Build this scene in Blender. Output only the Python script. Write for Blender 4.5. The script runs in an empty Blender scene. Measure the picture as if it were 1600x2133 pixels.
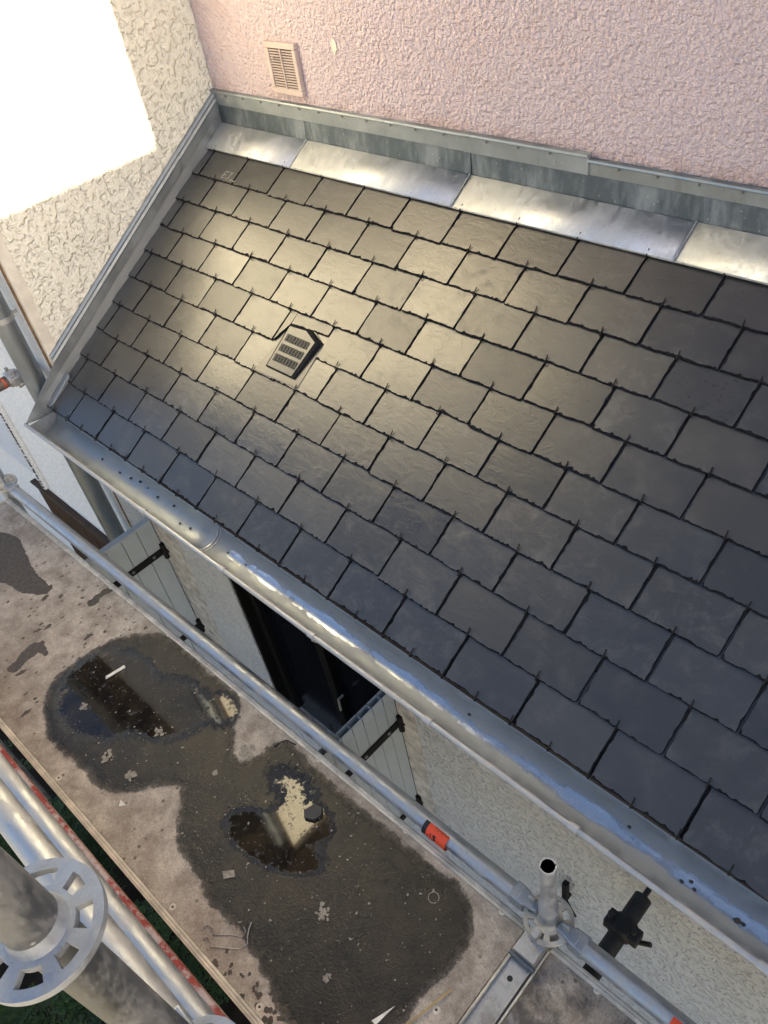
import bpy, math, random
from mathutils import Vector, Matrix
R = math.radians
rng = random.Random(11)
sc = bpy.context.scene
COL = sc.collection

# ------------------------------------------------------------------ camera
CAM = Vector((3.081, -2.007, 0.912))
cd = bpy.data.cameras.new("camera"); cam = bpy.data.objects.new("camera", cd); COL.objects.link(cam)
cd.sensor_fit = 'VERTICAL'; cd.sensor_height = 36.0; cd.sensor_width = 27.0
cd.lens = 1690.0 / 2133.0 * 36.0
cd.clip_start = 0.02; cd.clip_end = 500.0
RW = Matrix(((0.7147, 0.4015, -0.57296), (0.6845, -0.5695, 0.45504), (-0.1436, -0.7174, -0.68166)))
xb = Vector(RW.col[0]).normalized(); zb = -Vector(RW.col[2]).normalized()
yb = zb.cross(xb).normalized(); xb = yb.cross(zb).normalized()
M = Matrix((xb, yb, zb)).transposed().to_4x4(); M.translation = CAM
cam.matrix_world = M
sc.camera = cam

# ------------------------------------------------------------------ light
EL, AZ = 15.0, 5.7
sd = Vector((math.cos(R(EL)) * math.cos(R(AZ)), math.cos(R(EL)) * math.sin(R(AZ)), math.sin(R(EL))))
w = bpy.data.worlds.new("World"); sc.world = w; w.use_nodes = True
wn = w.node_tree; wn.nodes.clear()
sky = wn.nodes.new("ShaderNodeTexSky"); sky.sky_type = 'NISHITA'; sky.sun_disc = False
sky.sun_elevation = R(EL); sky.sun_rotation = R(90 - AZ); sky.air_density = 0.6; sky.dust_density = 2.0; sky.ozone_density = 0.25
bg = wn.nodes.new("ShaderNodeBackground"); bg.inputs[1].default_value = 0.05
wo = wn.nodes.new("ShaderNodeOutputWorld")
wn.links.new(sky.outputs[0], bg.inputs[0]); wn.links.new(bg.outputs[0], wo.inputs[0])
sl = bpy.data.lights.new("sun", 'SUN'); sl.energy = 5.0; sl.angle = R(0.5); sl.color = (1.0, 0.86, 0.62)
so = bpy.data.objects.new("sun", sl); COL.objects.link(so)
so.rotation_euler = sd.to_track_quat('Z', 'Y').to_euler(); so.location = (6, 2, 5)

sc.view_settings.view_transform = 'Standard'; sc.view_settings.look = 'None'
sc.view_settings.exposure = 3.1; sc.view_settings.gamma = 1.0
sc.render.engine = 'CYCLES'
sc.cycles.use_denoising = True
sc.cycles.denoising_input_passes = 'RGB_ALBEDO_NORMAL'; sc.cycles.denoising_prefilter = 'NONE'
sc.cycles.max_bounces = 10; sc.cycles.diffuse_bounces = 5; sc.cycles.glossy_bounces = 5
sc.cycles.caustics_reflective = True
sc.cycles.sample_clamp_indirect = 6.0

# ------------------------------------------------------------------ node helpers
class NT:
    def __init__(s, name):
        s.m = bpy.data.materials.new(name); s.m.use_nodes = True
        s.t = s.m.node_tree; s.n = s.t.nodes; s.n.clear()
        s.out = s.n.new("ShaderNodeOutputMaterial"); s.b = s.n.new("ShaderNodeBsdfPrincipled")
        s.t.links.new(s.b.outputs[0], s.out.inputs[0])
        s.tc = s.n.new("ShaderNodeTexCoord")
    def link(s, a, b): s.t.links.new(a, b)
    def vec(s, scale=(1, 1, 1), rot=(0, 0, 0), loc=(0, 0, 0)):
        mp = s.n.new("ShaderNodeMapping"); mp.inputs[3].default_value = scale
        mp.inputs[2].default_value = rot; mp.inputs[1].default_value = loc
        s.link(s.tc.outputs['Object'], mp.inputs[0]); return mp.outputs[0]
    def noise(s, scale, detail=4, rough=0.55, dist=0.0, vec=None):
        q = s.n.new("ShaderNodeTexNoise"); q.inputs['Scale'].default_value = scale
        q.inputs['Detail'].default_value = detail; q.inputs['Roughness'].default_value = rough
        q.inputs['Distortion'].default_value = dist
        s.link(vec if vec else s.tc.outputs['Object'], q.inputs['Vector']); return q.outputs[0]
    def voro(s, scale, feature='F1', vec=None, rnd=1.0, out=0):
        q = s.n.new("ShaderNodeTexVoronoi"); q.feature = feature; q.inputs['Scale'].default_value = scale
        q.inputs['Randomness'].default_value = rnd
        s.link(vec if vec else s.tc.outputs['Object'], q.inputs['Vector']); return q.outputs[out]
    def ramp(s, fac, stops):
        q = s.n.new("ShaderNodeValToRGB"); e = q.color_ramp.elements
        while len(e) < len(stops): e.new(0.5)
        for el, (p, c) in zip(e, stops):
            el.position = p; el.color = (c, c, c, 1) if isinstance(c, (int, float)) else (*c, 1)
        s.link(fac, q.inputs[0]); return q.outputs[0]
    def mix(s, fac, a, b, mode='MIX'):
        q = s.n.new("ShaderNodeMix"); q.data_type = 'RGBA'; q.blend_type = mode
        s.set(q.inputs[0], fac); s.set(q.inputs[6], a); s.set(q.inputs[7], b); return q.outputs[2]
    def math(s, op, a, b=0.0):
        q = s.n.new("ShaderNodeMath"); q.operation = op; s.set(q.inputs[0], a); s.set(q.inputs[1], b); return q.outputs[0]
    def set(s, sock, v):
        if isinstance(v, bpy.types.NodeSocket): s.link(v, sock)
        elif isinstance(v, tuple) and sock.type == 'RGBA': sock.default_value = (*v, 1)
        else: sock.default_value = v
    def bump(s, h, strength=0.5, dist=0.01, normal=None):
        q = s.n.new("ShaderNodeBump"); q.inputs['Strength'].default_value = strength
        q.inputs['Distance'].default_value = dist; s.link(h, q.inputs['Height'])
        if normal: s.link(normal, q.inputs['Normal'])
        return q.outputs[0]
    def fin(s, base=None, rough=None, metal=None, spec=None, normal=None, **kw):
        I = s.b.inputs
        if base is not None: s.set(I['Base Color'], base)
        if rough is not None: s.set(I['Roughness'], rough)
        if metal is not None: s.set(I['Metallic'], metal)
        if spec is not None: s.set(I['Specular IOR Level'], spec)
        if normal is not None: s.link(normal, I['Normal'])
        for k, v in kw.items(): s.set(I[k], v)
        return s.m

def simple(name, c, rough=0.6, metal=0.0, spec=0.5, var=0.25, scale=30.0, bump=0.0):
    t = NT(name); f = t.noise(scale, 5)
    lo = tuple(x * (1 - var) for x in c); hi = tuple(min(1, x * (1 + var)) for x in c)
    kw = {}
    if bump: kw['normal'] = t.bump(f, bump, 0.004)
    return t.fin(t.ramp(f, [(0.3, lo), (0.7, hi)]), rough, metal, spec, **kw)

def stucco(name, c, dirt, scale, dist, strength, crust=True):
    t = NT(name)
    a = t.noise(scale, 1.5, 0.5, 0.25); b = t.noise(scale * 2.1, 1.0, 0.5, 0.0); L = t.noise(3.0, 4)
    L2 = t.noise(1.1, 5, 0.65)
    if crust: h0 = t.ramp(a, [(0.36, 0.0), (0.47, 0.72), (0.66, 1.0)])
    else:
        h0 = t.math('SUBTRACT', t.math('MULTIPLY', t.noise(scale, 1.5, 0.5, 0.0), 1.7), t.math('MULTIPLY', t.voro(scale * .75, 'SMOOTH_F1'), 0.6))
        sx = t.n.new("ShaderNodeSeparateXYZ"); t.link(t.tc.outputs['Object'], sx.inputs[0])
    h = t.math('ADD', h0, t.math('MULTIPLY', b, 0.45))
    col = t.mix(t.ramp(L, [(0.35, 0.0), (0.75, 0.55)]), c, tuple(x * y for x, y in zip(c, (0.93, 0.92, 0.88))))
    col = t.mix(t.ramp(L2, [(0.55, 0.0), (0.78, 0.5)]), col, dirt)
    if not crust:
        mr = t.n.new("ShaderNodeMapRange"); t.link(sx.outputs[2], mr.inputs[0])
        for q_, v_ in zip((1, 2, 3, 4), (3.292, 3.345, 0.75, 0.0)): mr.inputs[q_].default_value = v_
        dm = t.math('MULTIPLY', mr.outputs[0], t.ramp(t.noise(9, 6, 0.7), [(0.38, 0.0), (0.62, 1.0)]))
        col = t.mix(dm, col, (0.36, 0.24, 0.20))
        rs = t.ramp(t.noise(2.2, 6, 0.7, 1.2, t.vec((1, 1, .5), (0, .6, 0))), [(0.49, 0.0), (0.505, 0.28), (0.52, 0.0)])
        col = t.mix(rs, col, (0.50, 0.33, 0.27))
    return t.fin(col, 0.9, 0, 0.2, t.bump(h, strength, dist))

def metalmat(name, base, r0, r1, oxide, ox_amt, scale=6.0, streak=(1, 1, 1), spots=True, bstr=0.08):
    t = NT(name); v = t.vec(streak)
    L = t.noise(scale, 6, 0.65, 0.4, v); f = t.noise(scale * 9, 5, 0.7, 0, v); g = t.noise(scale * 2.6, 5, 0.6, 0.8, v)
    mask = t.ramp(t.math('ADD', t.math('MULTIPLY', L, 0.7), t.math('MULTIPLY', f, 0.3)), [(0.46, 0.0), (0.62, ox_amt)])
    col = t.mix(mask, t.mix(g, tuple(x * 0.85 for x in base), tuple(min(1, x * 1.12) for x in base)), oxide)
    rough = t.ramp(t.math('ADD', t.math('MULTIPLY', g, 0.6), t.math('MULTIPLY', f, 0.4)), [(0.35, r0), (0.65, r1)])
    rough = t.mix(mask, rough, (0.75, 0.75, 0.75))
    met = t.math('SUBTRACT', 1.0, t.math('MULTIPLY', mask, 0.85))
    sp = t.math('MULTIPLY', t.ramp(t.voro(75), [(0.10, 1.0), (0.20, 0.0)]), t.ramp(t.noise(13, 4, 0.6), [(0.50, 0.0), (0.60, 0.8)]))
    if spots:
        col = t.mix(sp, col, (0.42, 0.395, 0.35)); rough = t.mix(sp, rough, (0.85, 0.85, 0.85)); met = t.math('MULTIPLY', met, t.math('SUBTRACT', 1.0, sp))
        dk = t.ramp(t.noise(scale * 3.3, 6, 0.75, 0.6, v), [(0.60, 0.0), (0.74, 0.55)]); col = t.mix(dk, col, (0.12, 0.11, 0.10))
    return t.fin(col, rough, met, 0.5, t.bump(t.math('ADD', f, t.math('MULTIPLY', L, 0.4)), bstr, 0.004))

MAT = {}
MAT['cream'] = stucco('cream_stucco', (0.77, 0.75, 0.65), (0.70, 0.68, 0.585), 44, 0.011, 0.85)
MAT['cream_smooth'] = simple('cream_smooth_render', (0.64, 0.60, 0.52), 0.9, 0, 0.2, 0.15, 18, 0.2)
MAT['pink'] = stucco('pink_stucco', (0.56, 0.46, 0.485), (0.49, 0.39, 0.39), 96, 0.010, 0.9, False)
MAT['grey_stucco'] = stucco('grey_stucco', (0.55, 0.565, 0.57), (0.44, 0.445, 0.435), 62, 0.010, 0.9)
MAT['facade'] = simple('white_painted_facade', (0.84, 0.83, 0.80), 0.85, 0, 0.3, 0.14, 60, 0.25)
MAT['surround'] = simple('pale_window_surround', (0.50, 0.475, 0.43), 0.9, 0, 0.2, 0.35, 26, 0.4)
MAT['vent_pink'] = simple('pink_painted_plastic', (0.48, 0.385, 0.345), 0.6, 0, 0.4, 0.12, 14)
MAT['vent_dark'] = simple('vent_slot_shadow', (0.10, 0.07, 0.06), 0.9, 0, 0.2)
MAT['zinc'] = metalmat('weathered_zinc', (0.36, 0.39, 0.41), 0.42, 0.60, (0.38, 0.40, 0.40), 0.7, 14, (1, 1, 1))
MAT['zinc_bright'] = metalmat('bright_zinc_sheet', (0.60, 0.615, 0.635), 0.44, 0.62, (0.46, 0.47, 0.48), 0.7, 11, (1.6, 1, 1), True, 0.05)
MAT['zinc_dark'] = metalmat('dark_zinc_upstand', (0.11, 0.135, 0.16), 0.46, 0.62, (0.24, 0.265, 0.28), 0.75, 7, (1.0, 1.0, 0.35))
MAT['zinc_strip'] = metalmat('old_zinc_cover_strip', (0.27, 0.30, 0.325), 0.45, 0.62, (0.34, 0.355, 0.35), 0.6, 8)
MAT['zinc_pipe'] = metalmat('zinc_downpipe', (0.28, 0.31, 0.33), 0.38, 0.55, (0.36, 0.38, 0.38), 0.45, 8, (1, 1, 0.3))
def film_mat():
    t = NT('wet_zinc_film'); ae = t.n.new('ShaderNodeAttribute'); ae.attribute_name = 'edge'
    v = t.vec((0.5, 1, 1)); f = t.noise(45, 8, 0.8, 0.3, v); g_ = t.noise(9, 4, 0.6, 0.2, v)
    a = t.math('ADD', ae.outputs['Fac'], t.math('ADD', t.math('MULTIPLY', t.math('SUBTRACT', f, 0.5), 1.6), t.math('MULTIPLY', t.math('SUBTRACT', g_, 0.5), 2.6)))
    al = t.ramp(a, [(0.52, 0.0), (0.74, 0.5), (0.92, 0.92)])
    return t.fin((0.62, 0.645, 0.68), t.math('ADD', 0.10, t.math('MULTIPLY', f, 0.25)), 0.95, 0.5, Alpha=al)
MAT['wet_zinc'] = film_mat()
MAT['galv'] = metalmat('galvanised_tube', (0.50, 0.51, 0.52), 0.36, 0.60, (0.44, 0.42, 0.38), 0.85, 24, (1, 1, 1))
MAT['galv_bright'] = metalmat('bright_galvanised_tube', (0.48, 0.49, 0.50), 0.44, 0.66, (0.46, 0.43, 0.38), 0.85, 26, (0.5, 1, 1))
MAT['galv_dull'] = metalmat('dull_galvanised_tube', (0.21, 0.215, 0.21), 0.42, 0.6, (0.24, 0.23, 0.21), 0.85, 20, (1, 1, .5))
MAT['cast'] = metalmat('cast_rosette_metal', (0.46, 0.48, 0.50), 0.48, 0.64, (0.33, 0.335, 0.33), 0.9, 22)
MAT['cast_pale'] = simple('limewashed_rosette', (0.52, 0.47, 0.38), 0.7, 0, 0.3, 0.25, 30, 0.2)
MAT['steel_dirty'] = metalmat('dirty_steel_plate', (0.50, 0.50, 0.49), 0.40, 0.6, (0.30, 0.27, 0.23), 0.95, 12)
MAT['black_steel'] = simple('black_painted_iron', (0.009, 0.009, 0.010), 0.65, 0, 0.25)
MAT['shade_tube'] = simple('shade_dark_tube', (0.035, 0.036, 0.036), 0.6, 0.2, 0.4, 0.4, 20)  # dark colour paints the shade beneath the gutter onto this tie
MAT['rust_tube'] = metalmat('brown_rusted_tube', (0.16, 0.12, 0.10), 0.5, 0.7, (0.20, 0.16, 0.13), 0.9, 20)
MAT['orange'] = simple('orange_label', (0.80, 0.085, 0.03), 0.45, 0, 0.4, 0.06, 40)
MAT['black'] = simple('black_print', (0.012, 0.012, 0.012), 0.6)
MAT['glass'] = simple('dark_window_glass', (0.004, 0.005, 0.008), 0.15, 0, 0.15)
MAT['frame'] = simple('near_black_window_frame', (0.007, 0.007, 0.007), 0.8, 0, 0.1)  # near-black so the frame merges with the dark panes
MAT['gutter'] = metalmat('dull_gutter_zinc', (0.36, 0.38, 0.39), 0.50, 0.68, (0.33, 0.34, 0.335), 0.9, 22)
MAT['shutter'] = simple('grey_pvc_shutter', (0.41, 0.465, 0.50), 0.42, 0, 0.4, 0.05, 9)
MAT['brown_wood'] = simple('brown_boards', (0.055, 0.028, 0.013), 0.6, 0, 0.4, 0.35, 12)
MAT['white_panel'] = simple('white_panel_paint', (0.70, 0.73, 0.78), 0.5, 0, 0.4, 0.05, 10)
MAT['rust_strip'] = simple('rusty_corner_bead', (0.20, 0.12, 0.06), 0.85, 0, 0.2, 0.5, 40)
MAT['alu'] = simple('weathered_deck_rail', (0.66, 0.58, 0.46), 0.6, 0.0, 0.4, 0.28, 22, 0.2)
MAT['fascia'] = simple('dark_fascia_board', (0.12, 0.11, 0.10), 0.8)
MAT['roof_tile'] = simple('brown_roof_tiles', (0.16, 0.09, 0.06), 0.8, 0, 0.3, 0.3, 12, 0.4)
MAT['soffit'] = simple('brown_soffit', (0.06, 0.04, 0.025), 0.7)
MAT['chalk'] = simple('chalk_white', (0.38, 0.38, 0.36), 0.95)
MAT['chip_white'] = simple('pale_splinter', (0.75, 0.70, 0.60), 0.7)
MAT['slate_chip'] = simple('slate_chip', (0.03, 0.03, 0.032), 0.6)
MAT['cement'] = simple('cement_splash', (0.30, 0.265, 0.215), 0.95, 0, 0.2, 0.3, 90, 0.6)
MAT['straw'] = simple('yellow_straw', (0.42, 0.30, 0.12), 0.7)
MAT['wire'] = simple('steel_hook_wire', (0.45, 0.40, 0.34), 0.4, 0.6)
MAT['coupler_orange'] = simple('orange_paint_mark', (0.42, 0.09, 0.04), 0.6, 0, 0.4, 0.4, 60)
MAT['conifer'] = simple('conifer_green', (0.035, 0.075, 0.022), 0.6, 0, 0.3, 0.5, 5)
MAT['bark'] = simple('conifer_bark', (0.06, 0.04, 0.03), 0.9)
MAT['ground'] = simple('bounce_pale_gravel', (0.40, 0.37, 0.32), 0.95, 0, 0.1, 0.4, 3, 0.3)  # made pale so the sunlit ground out of view bounces light onto the walls
MAT['shade_ground'] = simple('shade_dark_ground', (0.022, 0.018, 0.013), 0.95, 0, 0.1, 0.4, 9, 0.4)  # near-black colour stands in for shade on the ground below the deck
MAT['house_far'] = simple('far_house_render', (0.45, 0.40, 0.33), 0.9, 0, 0.2, 0.08, 2)

def slate_mat():
    t = NT('natural_slate')
    at = t.n.new("ShaderNodeAttribute"); at.attribute_name = 'tint'
    sep = t.n.new("ShaderNodeSeparateColor"); t.link(at.outputs['Color'], sep.inputs[0])
    off = t.n.new("ShaderNodeVectorMath"); off.operation = 'MULTIPLY_ADD'
    t.link(at.outputs['Color'], off.inputs[0]); off.inputs[1].default_value = (40, 40, 40); t.link(t.tc.outputs['Object'], off.inputs[2])
    V = off.outputs[0]
    mp = t.n.new("ShaderNodeMapping"); mp.inputs[3].default_value = (1.0, 2.4, 2.4); mp.inputs[2].default_value = (0, 0, 0.5); t.link(V, mp.inputs[0]); VS = mp.outputs[0]
    big = t.noise(6, 5, 0.6, 0.3, VS); fine = t.noise(90, 6, 0.7, 0.2, VS); cl = t.noise(11, 5, 0.65, 0.7, VS)
    cleft = t.ramp(cl, [(0.40, 0.0), (0.44, 0.35), (0.56, 0.45), (0.59, 0.9), (0.8, 1.0)])
    scr = t.ramp(t.noise(120, 3, 0.7, 0, VS), [(0.70, 0.0), (0.80, 1.0)])
    patch = t.ramp(t.noise(15, 8, 0.82, 0.4, V), [(0.50, 0.0), (0.68, 1.0)])
    mph = t.n.new('ShaderNodeMapping'); mph.inputs[3].default_value = (1.0, 7.0, 7.0); mph.inputs[2].default_value = (0, 0, 0.9); t.link(V, mph.inputs[0])
    hair = t.ramp(t.noise(45, 4, 0.7, 0.4, mph.outputs[0]), [(0.68, 0.0), (0.76, 1.0)])
    col = t.mix(big, (0.010, 0.0105, 0.012), (0.026, 0.026, 0.027))
    col = t.mix(t.math('MULTIPLY', sep.outputs[0], 0.6), col, (0.030, 0.029, 0.029))
    col = t.mix(t.math('MULTIPLY', t.math('ADD', t.math('MULTIPLY', scr, patch), t.math('MULTIPLY', hair, 0.5)), 0.75), col, (0.26, 0.255, 0.25))
    col = t.mix(t.math('MULTIPLY', patch, t.math('MULTIPLY', sep.outputs[1], 0.65)), col, (0.095, 0.093, 0.092))
    ro = t.math('ADD', t.math('MULTIPLY', fine, 0.18), t.math('ADD', 0.20, t.math('MULTIPLY', sep.outputs[2], 0.14)))
    ro = t.math('ADD', ro, t.math('MULTIPLY', patch, 0.12))
    h = t.math('ADD', t.math('MULTIPLY', cleft, 1.0), t.math('ADD', t.math('MULTIPLY', big, 1.2), t.math('MULTIPLY', fine, 0.35)))
    return t.fin(col, ro, 0.0, 0.95, t.bump(h, 0.12, 0.004), IOR=t.math('ADD', 1.485, t.math('MULTIPLY', sep.outputs[0], 0.06)))
MAT['slate'] = slate_mat()
MAT['vent_tile'] = simple('black_roof_vent_plastic', (0.02, 0.02, 0.022), 0.32, 0, 0.9, 0.2, 40, 0.1)
MAT['slate_edge'] = simple('broken_slate_edge', (0.014, 0.014, 0.016), 0.95, 0, 0.08, 0.5, 80, 0.8)

def ply_mat(name, dark):
    t = NT(name)
    L = t.noise(2.6, 6, 0.65, 0.3); Mn = t.noise(14, 6, 0.7, 0.2); F = t.noise(85, 4, 0.7)
    col = t.mix(t.ramp(L, [(0.3, 0.0), (0.7, 1.0)]), (0.34, 0.275, 0.205), (0.68, 0.585, 0.475))
    col = t.mix(t.ramp(Mn, [(0.35, 0.75), (0.62, 0.0)]), col, (0.20, 0.155, 0.115))
    col = t.mix(t.ramp(F, [(0.55, 0.0), (0.78, 0.55)]), col, (0.66, 0.60, 0.52))
    GR_ = t.noise(230, 4, 0.75); col = t.mix(t.ramp(GR_, [(0.36, 0.5), (0.52, 0.0)]), col, (0.13, 0.10, 0.075))
    BL_ = t.ramp(t.noise(7, 7, 0.75, 0.3), [(0.56, 0.0), (0.70, 0.6)]); col = t.mix(BL_, col, (0.17, 0.135, 0.10))
    dots = t.ramp(t.voro(26), [(0.10, 1.0), (0.17, 0.0)])
    dm = t.ramp(t.noise(3.5, 3), [(0.48, 0.0), (0.58, 1.0)])
    col = t.mix(t.math('MULTIPLY', t.math('MULTIPLY', dots, dm), 0.75), col, (0.055, 0.042, 0.032))
    wsp = t.ramp(t.voro(11), [(0.05, 1.0), (0.09, 0.0)])
    col = t.mix(t.math('MULTIPLY', wsp, 0.5), col, (0.55, 0.50, 0.42))
    if dark:
        blot = t.ramp(t.noise(5.5, 7, 0.7, 0.5), [(0.42, 1.0), (0.54, 0.0)])
        col = t.mix(t.math('MULTIPLY', blot, 0.85), col, (0.06, 0.055, 0.05))
        white = t.ramp(t.noise(7.5, 7, 0.7, 0.3), [(0.55, 0.0), (0.68, 0.8)])
        col = t.mix(white, col, (0.42, 0.40, 0.37))
    return t.fin(col, 0.72, 0, 0.35, t.bump(t.math('ADD', F, t.math('MULTIPLY', Mn, 1.5)), 0.35, 0.003))
MAT['ply'] = ply_mat('weathered_deck_plywood', False)
MAT['ply_dark'] = ply_mat('stained_deck_plywood', True)

def wet_mat():
    t = NT('wet_deck_surface')
    at = t.n.new("ShaderNodeAttribute"); at.attribute_name = 'pool'
    L = t.noise(4.0, 6, 0.65, 0.4); F = t.noise(70, 5, 0.7); G = t.noise(170, 3, 0.7)
    bl2 = t.ramp(t.noise(8, 7, 0.75, 0.4), [(0.42, 0.0), (0.64, 1.0)])
    col = t.mix(bl2, (0.007, 0.0065, 0.0065), (0.036, 0.027, 0.017))
    sp = t.ramp(t.noise(75, 6, 0.8), [(0.57, 0.0), (0.68, 0.75)])
    pm = t.ramp(t.noise(3.2, 4), [(0.42, 0.15), (0.62, 1.0)])
    col = t.mix(t.math('MULTIPLY', sp, pm), col, (0.15, 0.125, 0.10))
    dots = t.ramp(t.voro(34), [(0.045, 1.0), (0.07, 0.0)])
    col = t.mix(t.math('MULTIPLY', dots, 0.55), col, (0.42, 0.38, 0.30))
    pn = t.math('ADD', at.outputs['Fac'], t.math('MULTIPLY', t.math('SUBTRACT', t.noise(34, 8, 0.85), 0.5), 2.4))
    pool = t.ramp(pn, [(0.36, 0.0), (0.78, 1.0)])
    grit = t.math('SUBTRACT', 1.0, pool)
    ro = t.math('ADD', 0.035, t.math('MULTIPLY', grit, t.math('ADD', 0.12, t.math('MULTIPLY', L, 0.28))))
    bh = t.math('MULTIPLY', t.math('ADD', t.math('MULTIPLY', F, 1.0), G), grit)
    ae = t.n.new('ShaderNodeAttribute'); ae.attribute_name = 'edge'
    alpha = t.ramp(t.math('ADD', ae.outputs['Fac'], t.math('MULTIPLY', t.math('SUBTRACT', t.noise(24, 8, 0.8), 0.5), 1.7)), [(0.06, 0.0), (0.22, 0.55), (0.8, 0.97)])
    return t.fin(col, ro, 0, t.math('ADD', 0.38, t.math('MULTIPLY', pool, 0.17)), t.bump(bh, 0.42, 0.004), Alpha=alpha)
MAT['wet'] = wet_mat()
MAT['damp'] = simple('damp_stain', (0.085, 0.066, 0.048), 0.55, 0, 0.4, 0.35, 60, 0.3)

def toe_mat():
    t = NT('flaking_red_paint')
    a = t.noise(38, 5, 0.7, 0.3); b = t.noise(9, 4)
    k = t.ramp(t.math('ADD', t.math('MULTIPLY', a, 0.6), t.math('MULTIPLY', b, 0.4)), [(0.46, 0.0), (0.54, 1.0)])
    col = t.mix(k, (0.28, 0.045, 0.03), (0.45, 0.33, 0.27))
    return t.fin(col, 0.75, 0, 0.3, t.bump(a, 0.5, 0.003))
MAT['toe'] = toe_mat()

# ------------------------------------------------------------------ mesh helpers
class MB:
    def __init__(s, xf=None): s.v = []; s.f = []; s.m = []; s.xf = xf; s.attr = []
    def add(s, vs, fs, mi=0):
        o = len(s.v); s.v += [tuple(p) for p in vs]; s.f += [tuple(i + o for i in f) for f in fs]; s.m += [mi] * len(fs)
    def box(s, x0, x1, y0, y1, z0, z1, mi=0):
        vs = [(x, y, z) for z in (z0, z1) for y in (y0, y1) for x in (x0, x1)]
        s.add(vs, [(0, 2, 3, 1), (4, 5, 7, 6), (0, 1, 5, 4), (2, 6, 7, 3), (0, 4, 6, 2), (1, 3, 7, 5)], mi)
    def prism(s, poly, d, mi=0):
        n = len(poly); a = [Vector(p) for p in poly]; b = [p + Vector(d) for p in a]
        s.add(a + b, [tuple(range(n))[::-1], tuple(range(n, 2 * n))] + [(i, (i + 1) % n, n + (i + 1) % n, n + i) for i in range(n)], mi)
    def tube(s, pts, r, n=20, cap=True, mi=0, capmi=None):
        pts = [Vector(p) for p in pts]; k = len(pts)
        rs = r if isinstance(r, (list, tuple)) else [r] * k
        rings = []; ref = None
        for i, p in enumerate(pts):
            d = (pts[min(i + 1, k - 1)] - pts[max(i - 1, 0)]).normalized()
            if ref is None:
                ref = d.orthogonal().normalized()
            ref = (ref - d * ref.dot(d)); ref = ref.normalized() if ref.length > 1e-6 else d.orthogonal().normalized()
            bi = d.cross(ref)
            rings.append([p + (ref * math.cos(2 * math.pi * j / n) + bi * math.sin(2 * math.pi * j / n)) * rs[i] for j in range(n)])
        vs = [q for rg in rings for q in rg]; fs = []
        for i in range(k - 1):
            for j in range(n):
                fs.append((i * n + j, i * n + (j + 1) % n, (i + 1) * n + (j + 1) % n, (i + 1) * n + j))
        s.add(vs, fs, mi)
        if cap:
            s.add(rings[0], [tuple(range(n))[::-1]], mi if capmi is None else capmi)
            s.add(rings[-1], [tuple(range(n))], mi if capmi is None else capmi)
    def pipe(s, p0, p1, r, ri, n=28, mi=0, depth=0.12):
        # open tube end at p1 with a visible bore
        p0, p1 = Vector(p0), Vector(p1); d = (p1 - p0).normalized()
        s.tube([p0, p1, p1, p1 - d * depth, p1 - d * depth], [r, r, ri, ri, 0.0005], n, False, mi)
    def build(s, name, mats, parent=None, smooth=True, bevel=0.0, angle=35, segs=2):
        vs = [Vector(p) for p in s.v]
        if s.xf: vs = [s.xf @ p for p in vs]
        lo = Vector([min(p[i] for p in vs) for i in range(3)]); hi = Vector([max(p[i] for p in vs) for i in range(3)])
        c = (lo + hi) / 2; c.z = lo.z
        me = bpy.data.meshes.new(name)
        me.from_pydata([p - c for p in vs], [], s.f)
        if not isinstance(mats, (list, tuple)): mats = [mats]
        for m in mats: me.materials.append(MAT[m] if isinstance(m, str) else m)
        me.polygons.foreach_set('material_index', s.m)
        me.polygons.foreach_set('use_smooth', [smooth] * len(s.f))
        me.update()
        if smooth: me.set_sharp_from_angle(angle=R(angle))
        o = bpy.data.objects.new(name, me); COL.objects.link(o)
        o.location = c
        if parent:
            o.parent = parent; q = parent; 
            off = Vector((0, 0, 0))
            while q: off += q.location; q = q.parent
            o.location = c - off
        if bevel:
            b = o.modifiers.new("bevel", 'BEVEL'); b.width = bevel; b.segments = segs; b.limit_method = 'ANGLE'; b.angle_limit = R(40)
        return o

def tag(o, label=None, cat=None, group=None, kind=None):
    if label: o['label'] = label
    if cat: o['category'] = cat
    if group: o['group'] = group
    if kind: o['kind'] = kind
    return o
def thing(name, loc, label, cat, group=None):
    o = bpy.data.objects.new(name, None); o.empty_display_size = 0.2; COL.objects.link(o); o.location = loc
    return tag(o, label, cat, group)

TH = R(31.2); CT, ST = math.cos(TH), math.sin(TH); RZ = -0.143
NRM = Vector((0, -ST, CT))
def roof(u, v, h=0.0): return Vector((u, -v * CT, RZ - v * ST)) + NRM * h
GZ = -3.3
LX = 3.38

# ------------------------------------------------------------------ ground
g = MB(); N = 40; ext = 120.0
def gc(i): t = (i / N - 0.5) * 2; return math.copysign(abs(t) ** 2.2, t) * ext
for j in range(N + 1):
    for i in range(N + 1):
        x, y = gc(i), gc(j); g.v.append((x, y, GZ + rng.uniform(-0.02, 0.02) * min(1, abs(x) + abs(y))))
for j in range(N):
    for i in range(N):
        a = j * (N + 1) + i; g.f.append((a, a + 1, a + N + 2, a + N + 1)); g.m.append(0)
tag(g.build('ground', 'ground'), kind='structure')

m = MB(); m.add([(-12, -4.2, GZ + .03), (5, -4.2, GZ + .03), (5, -1.2, GZ + .03), (-12, -1.2, GZ + .03)], [(0, 1, 2, 3)])  # dark sheet added over the gravel to paint the shade in the gap
tag(m.build('shade_ground', 'shade_ground', None), kind='structure')

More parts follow.
